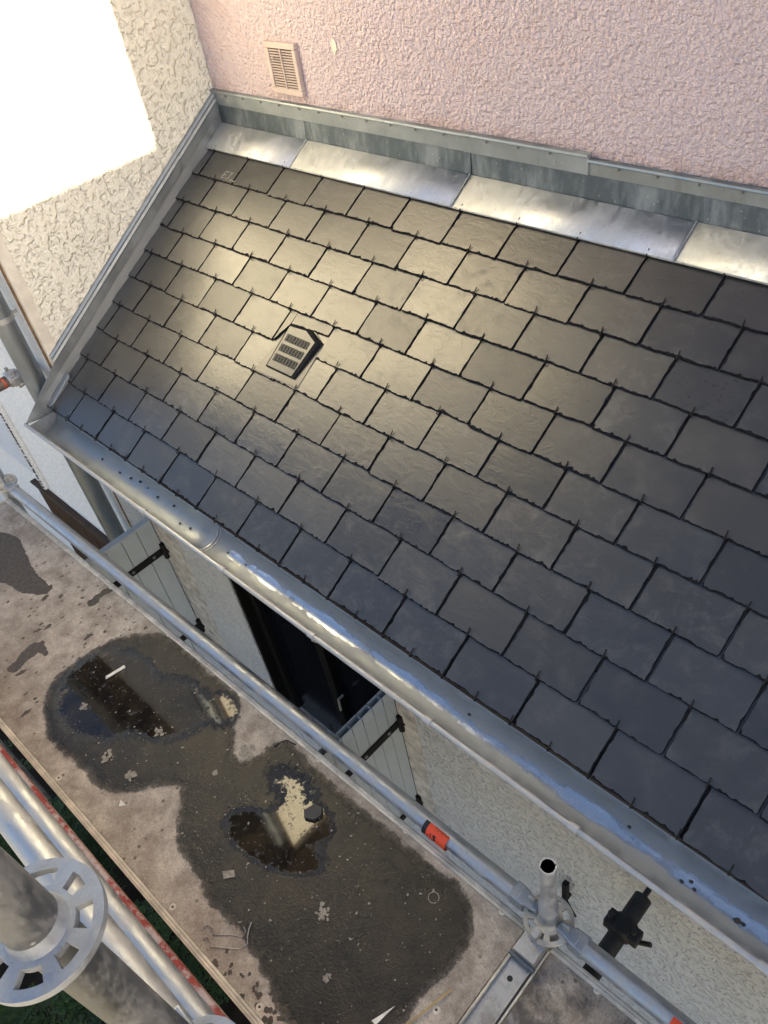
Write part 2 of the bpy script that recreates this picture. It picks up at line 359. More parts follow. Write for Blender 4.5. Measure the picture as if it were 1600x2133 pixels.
# ------------------------------------------------------------------ cream house
cream = thing('cream_house', (0, -1.09, GZ), 'cream roughcast house whose side wall catches the bright sun above the lean-to roof', 'house')
CTOP = 2.75
m = MB(); m.box(-0.3, 0.0, -1.049, 6.0, GZ, CTOP); m.build('side_wall', 'cream', cream)
m = MB(); m.box(-7.0, -0.3, -1.09, -0.85, GZ, CTOP); m.box(-0.3, -0.004, -1.09, -1.0505, GZ, CTOP); m.build('front_wall', 'facade', cream)
# uneven smooth corner band on the side wall
m = MB(); pts = []
nn = 90; zz0, zz1 = GZ, CTOP
edge = [(-1.046 + rng.uniform(-0.006, 0.008), zz0 + (zz1 - zz0) * i / nn) for i in range(nn + 1)]
for i in range(nn):
    (ya, za), (yb_, zb_) = edge[i], edge[i + 1]
    m.add([(0.003, -1.092, za), (0.003, ya, za), (0.003, yb_, zb_), (0.003, -1.092, zb_), (-0.001, ya, za), (-0.001, yb_, zb_)], [(0, 1, 2, 3), (1, 4, 5, 2)])
m.add([(0.003, -1.0925, zz0), (0.003, -1.0925, zz1), (-0.05, -1.0925, zz1), (-0.05, -1.0925, zz0)], [(0, 1, 2, 3)])
m.build('corner_band', 'cream_smooth', cream)
m = MB(); m.box(-0.030, -0.012, -1.098, -1.0925, GZ, CTOP); m.build('corner_bead', 'rust_strip', cream)
# roof with soffit and gutter
m = MB()
ov = 0.28
x0, x1, y0, y1 = -7 - ov, ov, -1.09 - ov, 6.2
m.add([(x0, y0, CTOP + .12), (x1, y0, CTOP + .12), (x1, y1, CTOP + .12), (x0, y1, CTOP + .12), (-3.5, 2.0, CTOP + 2.4), (-3.5, 3.0, CTOP + 2.4)],
      [(0, 1, 4), (1, 2, 5, 4), (2, 3, 5), (3, 0, 4, 5)])
m.build('roof', 'roof_tile', cream, smooth=False)
m = MB(); m.box(x0, x1, y0, y1, CTOP + .001, CTOP + .118); m.build('soffit', 'soffit', cream, smooth=False)
m = MB(); m.tube([(x1 + .05, y0 - .02, CTOP + .05), (x1 + .05, y1, CTOP + .05)], .06, 16); m.tube([(x0, y0 - .05, CTOP + .05), (x1 + .05, y0 - .05, CTOP + .05)], .06, 16)
m.build('eaves_gutter', 'zinc', cream)
# downpipe
m = MB(); px_, py_ = -0.105, -1.155
m.tube([(px_, py_, GZ), (px_, py_, CTOP)], 0.042, 24)
dp = m.build('downpipe', 'zinc_pipe', cream)
for zc in (-0.50, -2.1, 1.4):
    m = MB(); m.tube([(px_, py_, zc), (px_, py_, zc + 0.022)], 0.047, 24); m.tube([(px_, py_ + .04, zc + .011), (px_, -1.088, zc + .011)], 0.006, 8)
    m.build('pipe_clip', 'galv_bright', dp)
# brown boarded door and white panel on the front
m = MB(); n = 7; xa, xb2 = -1.36, -0.42
for i in range(n):
    a = xa + (xb2 - xa) * i / n; b = xa + (xb2 - xa) * (i + 1) / n
    m.box(a + .003, b - .003, -1.112, -1.091, GZ + .02, -2.034)
door = m.build('door', 'brown_wood', cream, bevel=0.003)
m = MB(); m.box(xa - .02, xb2 + .02, -1.128, -1.0905, -2.033, -2.018); m.build('door_lintel', 'brown_wood', door, bevel=0.004)
m = MB(); m.box(-2.3, -1.2, -1.125, -1.0905, -1.87, -0.3); wp = m.build('white_panel', 'white_panel', cream, bevel=0.004)
m = MB(); m.box(-1.198, -1.165, -1.118, -1.0905, -1.99, -0.6); m.build('panel_edge', 'facade', wp, bevel=0.003)
m = MB()
for i in range(26):
    z = -1.40 - i * 0.0235 + rng.uniform(-.004, .004); q = rng.uniform(.005, .010)
    m.box(-1.172 - rng.uniform(0, .010), -1.160, -1.122, -1.1165, z - q, z + q * .8)
m.build('black_mark', 'black', wp, bevel=0.002)
m = MB()
for i in range(5):
    z = -1.30 - i * .016; m.box(-1.30 + i * .014, -1.262 + i * .013, -1.1275, -1.1255, z - .02, z + .004)
m.build('black_mark', 'black', wp, bevel=0.002)

# ------------------------------------------------------------------ pink house
pink = thing('pink_house', (LX / 2, 0, GZ), 'pink roughcast house wall rising behind the slate roof', 'house')
PTOP = 1.45
m = MB(); m.box(0.003, LX, 0.0, 0.3, GZ, PTOP); m.build('wall', 'pink', pink)
m = MB(); m.box(LX - .3, LX, 0.301, 6, GZ, PTOP); m.build('side_wall', 'pink', pink)
m = MB()
m.add([(0.003, -.10, PTOP), (LX + .1, -.10, PTOP), (LX + .1, 6.1, PTOP), (0.003, 6.1, PTOP), (0.003, 3, PTOP + 1.3), (LX + .1, 3, PTOP + 1.3)],
      [(0, 1, 5, 4), (2, 3, 4, 5), (1, 2, 5), (3, 0, 4), (3, 2, 1, 0)])
m.build('roof', 'roof_tile', pink, smooth=False)
# wall vent grille
va, vb, z0, z1 = 0.418, 0.588, 0.027, 0.201
m = MB(); fw = 0.020
m.box(va, vb, -0.016, 0.002, z1 - fw, z1); m.box(va, vb, -0.016, 0.002, z0, z0 + fw)
m.box(va, va + fw, -0.016, 0.002, z0 + fw, z1 - fw); m.box(vb - fw, vb, -0.016, 0.002, z0 + fw, z1 - fw)
vent = m.build('vent_grille', 'vent_pink', pink, bevel=0.003)
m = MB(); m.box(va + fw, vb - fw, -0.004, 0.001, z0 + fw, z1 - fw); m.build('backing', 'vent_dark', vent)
m = MB(); ns = 15; hh = (z1 - z0 - 2 * fw) / ns
for i in range(ns):
    z = z0 + fw + hh * i
    m.prism([(va + fw, -0.0145, z + hh * .05), (va + fw, -0.0125, z + hh * .0), (va + fw, -0.0075, z + hh * .40), (va + fw, -0.0095, z + hh * .46)], (vb - va - 2 * fw, 0, 0))
xm = (va + vb) / 2; m.box(xm - .0025, xm + .0025, -0.0155, -0.003, z0 + fw, z1 - fw)
m.build('slats', 'vent_pink', vent, smooth=False)
m = MB(); m.tube([(va + fw + .022, -0.0165, z1 - fw - .030), (va + fw + .022, -0.020, z1 - fw - .032)], 0.006, 12); m.build('knob', 'vent_pink', vent)
# cream plaster dab
m = MB()
pl = []
for i in range(18):
    a = 2 * math.pi * i / 18; rr = rng.uniform(.75, 1.2)
    pl.append((0.784 + math.cos(a) * .013 * rr, -0.003, 0.205 + math.sin(a) * .024 * rr))
m.prism(pl, (0, 0.005, 0)); m.build('plaster_dab', 'cream_smooth', pink)

# ------------------------------------------------------------------ lean-to
lean = thing('lean_to', (LX / 2, -0.6, GZ), 'low lean-to with a slate roof, zinc gutter and grey roughcast wall', 'house')
WY = -1.10
m = MB()
m.box(0.002, 0.30, WY, -0.92, GZ, -0.92); m.box(0.505, 0.862, WY, -0.92, GZ, -0.92); m.box(1.885, LX, WY, -0.92, GZ, -0.92)
m.box(0.862, 1.80, WY, -0.92, GZ, -2.40); m.box(0.862, 1.80, WY, -0.92, -1.02, -0.92)
m.build('front_wall', 'grey_stucco', lean, smooth=False)
m = MB(); m.box(LX - .2, LX - .001, -0.919, -0.001, GZ, -0.95); m.build('end_wall', 'grey_stucco', lean, smooth=False)
for a_, b_, e_ in ((0.30, 0.505, .004), (1.80, 1.885, -.003)):
    m = MB(); m.box(a_, b_, WY + e_, -0.92, GZ, -0.92); m.build('window_surround', 'surround', lean, smooth=False)
# window
m = MB()
m.box(0.862, 0.882, WY + .005, -0.95, -2.39, -1.021); m.box(0.862, 1.80, -1.06, -0.95, -1.04, -1.0205)
m.box(0.882, 0.925, -1.055, -1.0, -2.38, -1.041); m.box(1.755, 1.80, -1.055, -1.0, -2.38, -1.041); m.box(1.31, 1.36, -1.062, -1.0, -2.38, -1.041)
win = m.build('window', 'frame', lean, bevel=0.003)
m = MB(); m.box(0.925, 1.31, -1.032, -1.022, -2.38, -1.041); m.box(1.36, 1.755, -1.032, -1.022, -2.38, -1.041); m.build('pane', 'glass', win)
m = MB(); m.tube([(1.40, -1.06, -1.80), (1.40, -1.085, -1.80), (1.40, -1.09, -1.87)], .006, 8); m.build('handle', 'galv_bright', win)

def shutter(xh, ztop, zbot, plank, hollow, straps, width=0.47):
    m = MB(); t = 0.028; n = int(round(width / plank))
    for i in range(n):
        a = WY - .004 - width * i / n; b = WY - .004 - width * (i + 1) / n
        if hollow:
            m.box(xh - t, xh, b + .001, a - .001, zbot, ztop - .05)
            # hollow extrusion: walls standing round an open cell
            m.box(xh - .003, xh, b + .001, a - .001, ztop - .05, ztop); m.box(xh - t, xh - t + .003, b + .001, a - .001, ztop - .05, ztop)
            m.box(xh - t + .003, xh - .003, a - .004, a - .001, ztop - .05, ztop)
        else:
            m.box(xh - t, xh, b + .0015, a - .0015, zbot, ztop)
    if not hollow: m.box(xh - t - .002, xh + .002, WY - .004 - width, WY - .004, ztop + .0005, ztop + .012)
    s = m.build('shutter', 'shutter', lean, smooth=False, bevel=0.0012, segs=1)
    if hollow: 
        m = MB(); m.box(xh - t + .003, xh - .003, WY - .004 - width, WY - .006, ztop - .051, ztop - .049); m.build('hollow_core', 'black_steel', s)
    for z in straps:
        m = MB(); m.box(xh + .0005, xh + .006, WY - .40, WY - .002, z - .019, z + .019)
        m.tube([(xh + .008, WY - .006, z - .045), (xh + .008, WY - .006, z + .045)], .012, 12)
        m.tube([(xh + .006, WY - .006, z), (xh + .03, WY + .01, z)], .010, 10)
        hg = m.build('strap_hinge', 'black_steel', s, bevel=0.002)
        for yy in (-.062, -.175, -.30):
            m = MB(); m.tube([(xh + .006, WY + yy, z), (xh + .0095, WY + yy, z)], [.008, .005], 12); m.build('rivet', 'galv_dull', s)
    return s
tag(shutter(0.30, -1.42, -2.30, 0.078, False, (-1.60, -2.15)), 'plain grey shutter with wide planks and a capped top')
tag(shutter(1.80, -1.335, -2.25, 0.047, True, (-1.53, -2.10)), 'grey shutter with narrow planks and open hollow cells along its top')
# shutter stop on the wall
m = MB(); m.box(2.488, 2.506, WY - .03, WY - .012, -1.85, -1.74); m.tube([(2.497, WY + .002, -1.86), (2.497, WY - .03, -1.86)], .010, 12)
m.tube([(2.50, WY - .022, -1.865), (2.535, WY - .018, -1.955)], .004, 8)
m.build('shutter_stop', 'black_steel', lean, bevel=0.002)
# fascia, and a sarking slab added under the slates to block light
m = MB(); m.box(0.03, LX, -1.150, WY - .001, -0.985, -0.872); m.build('fascia', 'fascia', lean)
m = MB(); a = [roof(0.004, 0.0, -.004), roof(LX, 0.0, -.004), roof(LX, 1.345, -.004), roof(0.004, 1.345, -.004)]
m.prism(a, tuple(NRM * -0.03)); m.build('roof_boarding', 'fascia', lean)

# ---- slates
E0, EXP, WS = 0.124, 0.1258, 0.22
PH = {0: 0.068, 1: 0.178}
class SlateBuilder(MB):
    def __init__(s): super().__init__(); s.t = []
    def slate(s, poly, hfun, rag, tint=None):
        """poly: list of (u,v,edgekind) ; edgekind for edge leaving this vertex: 's' side, 't' tail, 'h' hidden"""
        thick = 0.0062; outer = []; inset = []
        n = len(poly)
        for i in range(n):
            (ua, va_, k), (ub, vb_, _) = poly[i], poly[(i + 1) % n]
            L = math.hypot(ub - ua, vb_ - va_)
            seg = max(1, int(L / (0.007 if k == 't' else 0.014))) if k != 'h' else 1
            dx, dy = (ub - ua) / L, (vb_ - va_) / L
            nx, ny = -dy, dx
            walk = 0.0; rag_w = 0.0
            for j in range(seg):
                t = j / seg
                amp = {'t': 0.0013, 's': 0.0007, 'h': 0}[k]
                walk = walk * .6 + rng.uniform(-1, 1) * amp
                if j == 0: walk *= 0.3
                outer.append((ua + dx * L * t + nx * walk, va_ + dy * L * t + ny * walk))
                if k == 't':
                    rag_w = rag_w * .65 + rng.uniform(-.0012, .0016); d = max(.0008, .0026 + rag_w) + (rng.uniform(.002, .006) if rng.random() < rag else 0)
                elif k == 's': d = rng.uniform(.0008, .0022) + (rng.uniform(.001, .003) if rng.random() < .10 else 0)
                else: d = .0002
                inset.append((nx, ny, d))
        N_ = len(outer)
        cu = sum(p[0] for p in outer) / N_; cv = sum(p[1] for p in outer) / N_
        # orientation: make sure inset points inward
        top = []
        for i in range(N_):
            (u, v), (nx, ny, d) = outer[i], inset[i]
            pn = inset[i - 1]; ax, ay = (nx + pn[0]) / 2, (ny + pn[1]) / 2
            if abs(nx * pn[0] + ny * pn[1]) < .5: ax, ay = nx + pn[0], ny + pn[1]
            sg = s.sgn
            top.append((u + ax * d * sg, v + ay * d * sg))
        o = len(s.v); tint = tint or (rng.random(), rng.random(), rng.random(), 1)
        for (u, v) in top: s.v.append(tuple(roof(u, v, hfun(u, v))))
        for (u, v) in outer: s.v.append(tuple(roof(u, v, hfun(u, v) - rng.uniform(.0018, .0035))))
        for (u, v) in outer: s.v.append(tuple(roof(u, v, hfun(u, v) - thick)))
        s.t += [tint] * (3 * N_)
        s.f.append(tuple(range(o, o + N_))); s.m.append(0)
        for i in range(N_):
            j = (i + 1) % N_
            s.f.append((o + i, o + N_ + i, o + N_ + j, o + j)); s.m.append(1)
            s.f.append((o + N_ + i, o + 2 * N_ + i, o + 2 * N_ + j, o + N_ + j)); s.m.append(1)
        s.f.append(tuple(range(o + 2 * N_, o + 3 * N_))[::-1]); s.m.append(1)
    sgn = -1.0
def hf(vt):
    a, b, c = rng.uniform(-.0004, .0020), rng.uniform(-.006, .006), 0
    return a, b, c
SB = SlateBuilder()
hooks = []
HT = 0.0150
jw = 0.0028
for k in range(0, 11):
    vt = E0 + EXP * k           # tail of this course
    if k == 0: vt = E0 - .02    # hidden under the apron
    ph = PH[(k + 1) % 2]        # joints of course k = hook positions of course k-1
    js = [ph + WS * i + rng.uniform(-.004, .004) for i in range(-1, 17)]
    js = [j for j in js if 0.05 < j < LX - 0.05]
    js = [0.012 + rng.uniform(-.003, .006)] + js + [LX - 0.004]
    if k >= 1:
        for q in range(len(js) - 1):
            ua, ub = js[q] + (jw if q else 0), js[q + 1] - (jw if q < len(js) - 2 else 0)
            vtj = vt + rng.uniform(-.003, .003); vh = vt - 0.215
            tl, b, c = hf(vt)
            um = (ua + ub) / 2
            hfun = lambda u, v, vtj=vtj, tl=tl, b=b, um=um: (HT + tl) * (1 - (vtj - v) / .252) + b * (u - um)
            if k == 6 and ua < 1.06 < ub: continue          # the roof vent takes this place
            if k == 5 and ua < 1.0 < ub:
                tt = (.4, .5, .6, 1)
                SB.slate([(ua, vh, 's'), (ua, vtj, 't'), (.958, vtj, 's'), (.985, .676, 'h'), (.985, vh, 'h')], hfun, .1, tt)
                SB.slate([(.985, vh, 'h'), (.985, .676, 't'), (ub, .666, 's'), (ub, vh, 'h')], hfun, .1, tt); continue
            elif k == 5 and ua < 1.15 < ub:
                tt = (.3, .6, .5, 1)
                SB.slate([(1.170, vh, 'h'), (1.170, vtj, 't'), (ub, vtj, 's'), (ub, vh, 'h')], hfun, .1, tt)
                SB.slate([(ua, vh, 's'), (ua, .666, 't'), (1.170, .699, 'h'), (1.170, vh, 'h')], hfun, .1, tt); continue
            else:
                cc = rng.random()
                poly = [(ua, vh, 's'), (ua, vtj, 't')]
                if cc < .35: poly.append((ub - rng.uniform(.003, .007), vtj + rng.uniform(-.001, .001), 's')); poly.append((ub, vtj - rng.uniform(.003, .007), 's'))
                else: poly.append((ub, vtj, 's'))
                poly.append((ub, vh, 'h'))
            SB.slate(poly, hfun, .10)
    # hooks at this tail
    ph2 = PH[k % 2]
    for i in range(0, 16):
        u = ph2 + WS * i + rng.uniform(-.004, .004)
        if u < .05 or u > LX - .04: continue
        if k == 5 and .97 < u < 1.17: continue
        hooks.append((u, vt if k else E0 + .002, k))
    if k == 10:
        for i in range(0, 16):       # extra hooks of the starter course at the eave
            u = PH[1] + WS * i + rng.uniform(-.004, .004)
            if u < LX - .04: hooks.append((u, vt, 11))
slates = SB.build('slate_roof', ['slate', 'slate_edge'], lean, smooth=False)
ca = slates.data.color_attributes.new('tint', 'FLOAT_COLOR', 'POINT')
for i, t in enumerate(SB.t): ca.data[i].color = t
# course of slates under the eave
m = MB(); m.prism([roof(.014, 1.20, .004), roof(LX - .006, 1.20, .004), roof(LX - .006, 1.381, .0055), roof(.014, 1.381, .0055)], tuple(NRM * -.005))
m.build('eaves_slates', 'slate_edge', slates)

# hooks
def hook_mesh():
    m = MB(); e = []
    for (v, h) in ((-.004, -.0085), (.0035, -.0075), (.0065, -.003), (.0055, .002), (.001, .0035), (-.010, .0032), (-.015, .0040), (-.019, .0056)):
        e.append(Vector((0, -v * CT, -v * ST)) + NRM * h)
    m.tube(e, 0.0017, 6)
    me = bpy.data.meshes.new('slate_hook'); me.from_pydata(m.v, [], m.f)
    for p in me.polygons: p.use_smooth = True
    me.materials.append(MAT['black_steel']); return me
HM = hook_mesh()
def scr_key(h):
    d = (roof(h[0], h[1]) - CAM).length; return d
hooks.sort(key=scr_key)
near, rest = hooks[:96], hooks[96:]
for (u, v, k) in near:
    o = bpy.data.objects.new('slate_hook', HM); COL.objects.link(o); o.parent = slates
    o.location = roof(u, v, HT) - (lean.location + slates.location)
    o.rotation_euler = (0, 0, rng.uniform(-.12, .12))
m = MB()
for (u, v, k) in rest:
    p = roof(u, v, HT); o = len(m.v)
    m.v += [tuple(Vector(q.co) + p) for q in HM.vertices]
    for f in HM.polygons: m.f.append(tuple(i + o for i in f.vertices)); m.m.append(0)
tag(m.build('far_slate_hooks', 'black_steel', slates), kind='stuff')
# chalk letters on one slate: E J and a squiggle
m = MB()
def stroke(pts):
    P = [roof(u, v, HT * .82 + .0012) for u, v in pts]; m.tube(P, .0011, 5)
for P_ in ([(.214, .203), (.204, .233)], [(.214, .203), (.233, .201)], [(.209, .218), (.226, .216)], [(.204, .233), (.224, .231)],
           [(.243, .203), (.262, .201)], [(.255, .202), (.248, .228), (.241, .235), (.233, .231), (.232, .226)], [(.262, .236), (.274, .231), (.283, .236), (.296, .232)]): stroke(P_)
m.build('chalk_mark', 'chalk', slates)

# ---- roof vent (raised tile with slots)
m = MB()
fl = [(.953, .876), (1.180, .872), (1.176, .80), (1.172, .700), (1.10, .664), (.988, .672), (.986, .72)]
m.prism([roof(u, v, .0165 - (.872 - v) * .050) for u, v in fl], tuple(NRM * -.006))
rv = m.build('roof_vent', 'vent_tile', lean, bevel=0.0015)
m = MB()
body = [(.997, .850), (1.152, .850), (1.168, .696), (1.092, .667), (.994, .674)]
cx_, cy_ = 1.078, .768
lo = [roof(u, v, .004) for u, v in body]
hi = [roof(cx_ - .009 + (u - cx_) * .82, cy_ + .002 + (v - cy_) * .88, .021) for u, v in body]
mid = [roof(cx_ - .003 + (u - cx_) * .94, cy_ + (v - cy_) * .95, .021) for u, v in body]
n = len(body)
m.add(lo + mid, [(i, (i + 1) % n, n + (i + 1) % n, n + i) for i in range(n)], 1)
m.add(mid + hi, [(i, (i + 1) % n, n + (i + 1) % n, n + i) for i in range(n)], 1)
m.add(hi, [tuple(range(n))])
m.build('hood', ['vent_tile', 'slate_edge'], rv, smooth=False)
m = MB()
for r_ in range(3):
    for c_ in range(8):
        u = 1.016 + c_ * .0145; v = .727 + r_ * .039
        q = [roof(u - .0050, v - .014, .0214), roof(u + .0050, v - .014, .0214), roof(u + .0050, v + .014, .0214), roof(u - .0050, v + .014, .0214)]
        m.add(q, [(0, 1, 2, 3)])
m.build('slots', 'black', rv)
m = MB()
for r_ in range(3):
    for c_ in range(8):
        u = 1.016 + c_ * .0145 + .0068; v = .727 + r_ * .039
        m.tube([roof(u, v - .013, .0217), roof(u, v + .013, .0217)], .0016, 6)
m.build('slot_ribs', 'vent_tile', rv)

# ---- zinc along the pink wall
jx = [0.012, 0.552, 1.349, 2.128, 2.92, LX]
for i in range(5):
    a, b = jx[i], jx[i + 1]; ap = MB(); sg = 1
    e = 0.0015 * (i % 2)
    for j in range(sg):
        t0, t1 = a + (b - a) * j / sg, a + (b - a) * (j + 1) / sg
        ap.add([roof(t0, .002, .018 + e), roof(t1, .002, .018 + e), roof(t1, E0 - .002, .020 + e), roof(t0, E0 - .002, .020 + e), roof(t0, E0 + .003, .015 + e), roof(t1, E0 + .003, .015 + e), roof(t0, E0 - .012, .013 + e), roof(t1, E0 - .012, .013 + e)],
               [(0, 3, 2, 1), (3, 4, 5, 2), (4, 6, 7, 5)])
    ao = ap.build('apron_flashing', 'zinc_bright', lean)
    sdm = ao.modifiers.new('solidify', 'SOLIDIFY'); sdm.thickness = .0012
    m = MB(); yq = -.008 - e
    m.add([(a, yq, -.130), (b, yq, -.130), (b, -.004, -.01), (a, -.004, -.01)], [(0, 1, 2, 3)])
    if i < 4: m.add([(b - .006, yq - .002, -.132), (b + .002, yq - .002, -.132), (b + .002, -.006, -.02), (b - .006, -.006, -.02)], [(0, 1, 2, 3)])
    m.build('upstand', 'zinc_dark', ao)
    if i < 4:   # folded seam over the joint
        m = MB(); m.tube([roof(b, .002, .0215), roof(b, E0, .0225)], .0022, 6); m.build('seam', 'zinc', ao)
# cover strip in three pieces
def strip(name, a, b, zt, mt, proud):
    m = MB(); pr = [(-proud, -.057), (-proud - .001, zt - .012), (-proud - .008, zt - .007), (-proud - .006, zt - .001), (.001, zt)]
    for (ya, za), (yb2, zb2) in zip(pr[:-1], pr[1:]):
        m.add([(a, ya, za), (b, ya, za), (b, yb2, zb2), (a, yb2, zb2)], [(0, 1, 2, 3)])
    m.add([(a, -proud, -.057), (b, -proud, -.057), (b, .0, -.057), (a, 0, -.057)], [(0, 3, 2, 1)])
    m.add([(b, p[0], p[1]) for p in pr] + [(b, 0, -.057)], [tuple(range(6))])
    o = m.build(name, mt, lean, angle=50)
    x = a + .1
    while x < b - .02:
        m = MB(); m.tube([(x, -proud - .007, zt - .016), (x, -proud - .0035, zt - .016)][::-1], .0035, 8); x += .115 + rng.uniform(-.01, .01)
        m.build('screw', 'galv_dull', o)
strip('cover_strip', 0.0, 1.332, 0.0, 'zinc_strip', .012)
strip('cover_strip', 1.328, 1.79, 0.002, 'zinc_strip', .0145)
strip('cover_strip', 1.786, LX, -.012, 'zinc_pipe', .011)
# dirt line / ragged plaster edge under the pink wall
# ---- zinc up the cream wall: sloped upstand following the roof
def sideprofile(name, y0_, y1_, prof, mt, par=lean):
    m = MB(); L = []
    for (x, h) in prof:
        za = RZ + y0_ * math.tan(TH) + h; zb2 = RZ + y1_ * math.tan(TH) + h
        L.append(((x, y0_, za), (x, y1_, zb2)))
    for p, q in zip(L[:-1], L[1:]): m.add([p[0], p[1], q[1], q[0]], [(0, 1, 2, 3)])
    return m.build(name, mt, par, angle=30)
for (ya, yb2, pr) in ((-.001, -.250, .0155), (-.248, -1.088, .013)):
    sideprofile('side_cover_strip', ya, yb2, [(.001, .139), (pr - .004, .137), (pr + .003, .128), (pr, .120), (pr + .004, .108), (pr, .100), (pr, .062), (.002, .060)], 'zinc_pipe')
sideprofile('side_upstand', -.001, -1.10, [(.005, .085), (.007, .020), (.010, .010)], 'zinc')
for k in range(1, 11):   # stepped soakers tucked in at each course
    vt = E0 + EXP * k; a = max(.0, vt - EXP - .02)
    m = MB(); ya, yb2 = -a * CT, -(vt - .001) * CT
    za, zb2 = RZ - a * ST, RZ - vt * ST
    x = .0085 + .0006 * (k % 2)
    m.add([(x, ya, za + .055), (x, yb2, zb2 + .055), (x + .003, yb2, zb2 + .0135), (x + .003, ya, za + .006), (x + .021, yb2, zb2 + .0145), (x + .021, ya, za + .008)], [(0, 1, 2, 3), (3, 2, 4, 5)])
    m.build('soaker', 'zinc', lean)
# end plate closing the gutter against the corner
m = MB(); m.prism([(.006, -1.302, -.872), (.006, -1.085, -.700), (.006, -1.085, -.86), (.006, -1.16, -.90)], (.0015, 0, 0)); m.build('end_plate', 'zinc', lean)
m = MB(); m.prism([(.012, -1.19, -.845), (.012, -1.06, -.755), (.012, -1.06, -.80)], (.030, 0, .001)); m.build('corner_patch', 'zinc_strip', lean, bevel=.004)

# ---- gutter
GY, GC, GR = -1.2385, -0.876, 0.0625
def trough(name, a, b, mt, r=GR, par=lean, ang0=180, ang1=352):
    m = MB(); n = 26; sx = max(2, int((b - a) / .1))
    for i in range(sx + 1):
        x = a + (b - a) * i / sx
        for j in range(n + 1):
            t = R(ang0 + (ang1 - ang0) * j / n); m.v.append((x, GY + r * math.cos(t), GC + r * math.sin(t)))
    for i in range(sx):
        for j in range(n):
            q = i * (n + 1) + j; m.f.append((q, q + 1, q + n + 2, q + n + 1)); m.m.append(0)
    o = m.build(name, mt, par, angle=60)
    sd_ = o.modifiers.new('solidify', 'SOLIDIFY'); sd_.thickness = .0012; sd_.offset = 0
    return o
gut = trough('gutter', 0.02, 1.152, 'zinc'); tag(gut, 'left length of gutter in duller zinc')
gut2 = trough('gutter', 1.146, LX + .02, 'gutter', GR - .0016); tag(gut2, 'right length of gutter holding wet patches')
m = MB(); m.tube([(0.006, GY - GR, GC + .003), (1.15, GY - GR, GC + .003)], .0078, 14); m.build('bead', 'galv_bright', gut)
m = MB(); m.tube([(1.15, GY - GR, GC + .003), (LX + .02, GY - GR, GC + .003)], .0078, 14); m.build('bead', 'galv_bright', gut2)
for x in (.887, 1.338, 1.76, 2.20, 2.633, 3.061):
    m = MB(); m.tube([(x - .012, GY - GR, GC + .003), (x + .012, GY - GR, GC + .003)], .0105, 14)
    m.tube([(x, GY - GR + .0 , GC - .006), (x, GY - GR - .004, GC - .02), *[(x, GY + (GR + .004) * math.cos(R(190 + 16 * q)), GC + (GR + .004) * math.sin(R(190 + 16 * q))) for q in range(10)]], .003, 6)
    m.build('bracket', 'galv', gut if x < 1.15 else gut2)
m = MB(); n = 20   # half-round stop end, slightly dished
P = [(0.022, GY, GC)] + [(0.022 + .004 * math.sin(math.pi * j / n), GY + GR * math.cos(R(180 + 180 * j / n)), GC + GR * math.sin(R(180 + 180 * j / n))) for j in range(n + 1)]
m.add(P, [(0, j + 1, j + 2) for j in range(n)]); m.build('stop_end', 'zinc', gut)
m = MB()   # soldered joint
for dx, rr in ((0, .0024), (.014, .0016)):
    m.tube([(1.152 + dx + rng.uniform(-.0012, .0012), GY + (GR - .003) * math.cos(R(183 + 164 * j / 40)), GC + (GR - .003) * math.sin(R(183 + 164 * j / 40))) for j in range(41)], [rr * rng.uniform(.7, 1.3) for _ in range(41)], 6)
m.build('solder_seam', 'zinc_bright', gut)
# wet film lying in the bottom of the gutter
m = MB(); sx = 260; xa, xb2 = 1.19, LX - .05; na = 12
cur = .01
for i in range(sx + 1):
    x = xa + (xb2 - xa) * i / sx
    base = .012 + .008 * math.sin(x * 3.1) * math.sin(x * 1.3 + 1)
    blob = max(0, math.sin(x * 17.0 + 1.3 * math.sin(x * 5))) ** 3 * .012
    cur = cur * .7 + .3 * (base + blob) + rng.uniform(-.0012, .0012)
    sb = .0065 + .002 * math.sin(x * 7) + rng.uniform(-.0006, .0006)
    sb = -.002; se = .042
    for j in range(na + 1):
        s_ = sb + (se - sb) * j / na
        tz = GC - math.sqrt(max(1e-6, (GR - .0026) ** 2 - s_ * s_))
        m.v.append((x, GY + s_, tz + .0008))
for i in range(sx):
    for j in range(na):
        q = i * (na + 1) + j; m.f.append((q, q + na + 1, q + na + 2, q + 1)); m.m.append(0)
wf = m.build('water', 'wet_zinc', None, angle=80); tag(wf, kind='structure')
ea = wf.data.attributes.new('edge', 'FLOAT', 'POINT')
for i in range(len(m.v)): ea.data[i].value = math.sin(math.pi * (i % (na + 1)) / na) * min(1, (i // (na + 1)) / 12)

# ------------------------------------------------------------------ scaffold
S0 = Vector((2.635, -1.405, 0)); SA = R(1.05)
XF = Matrix.Translation(S0) @ Matrix.Rotation(SA, 4, 'Z')

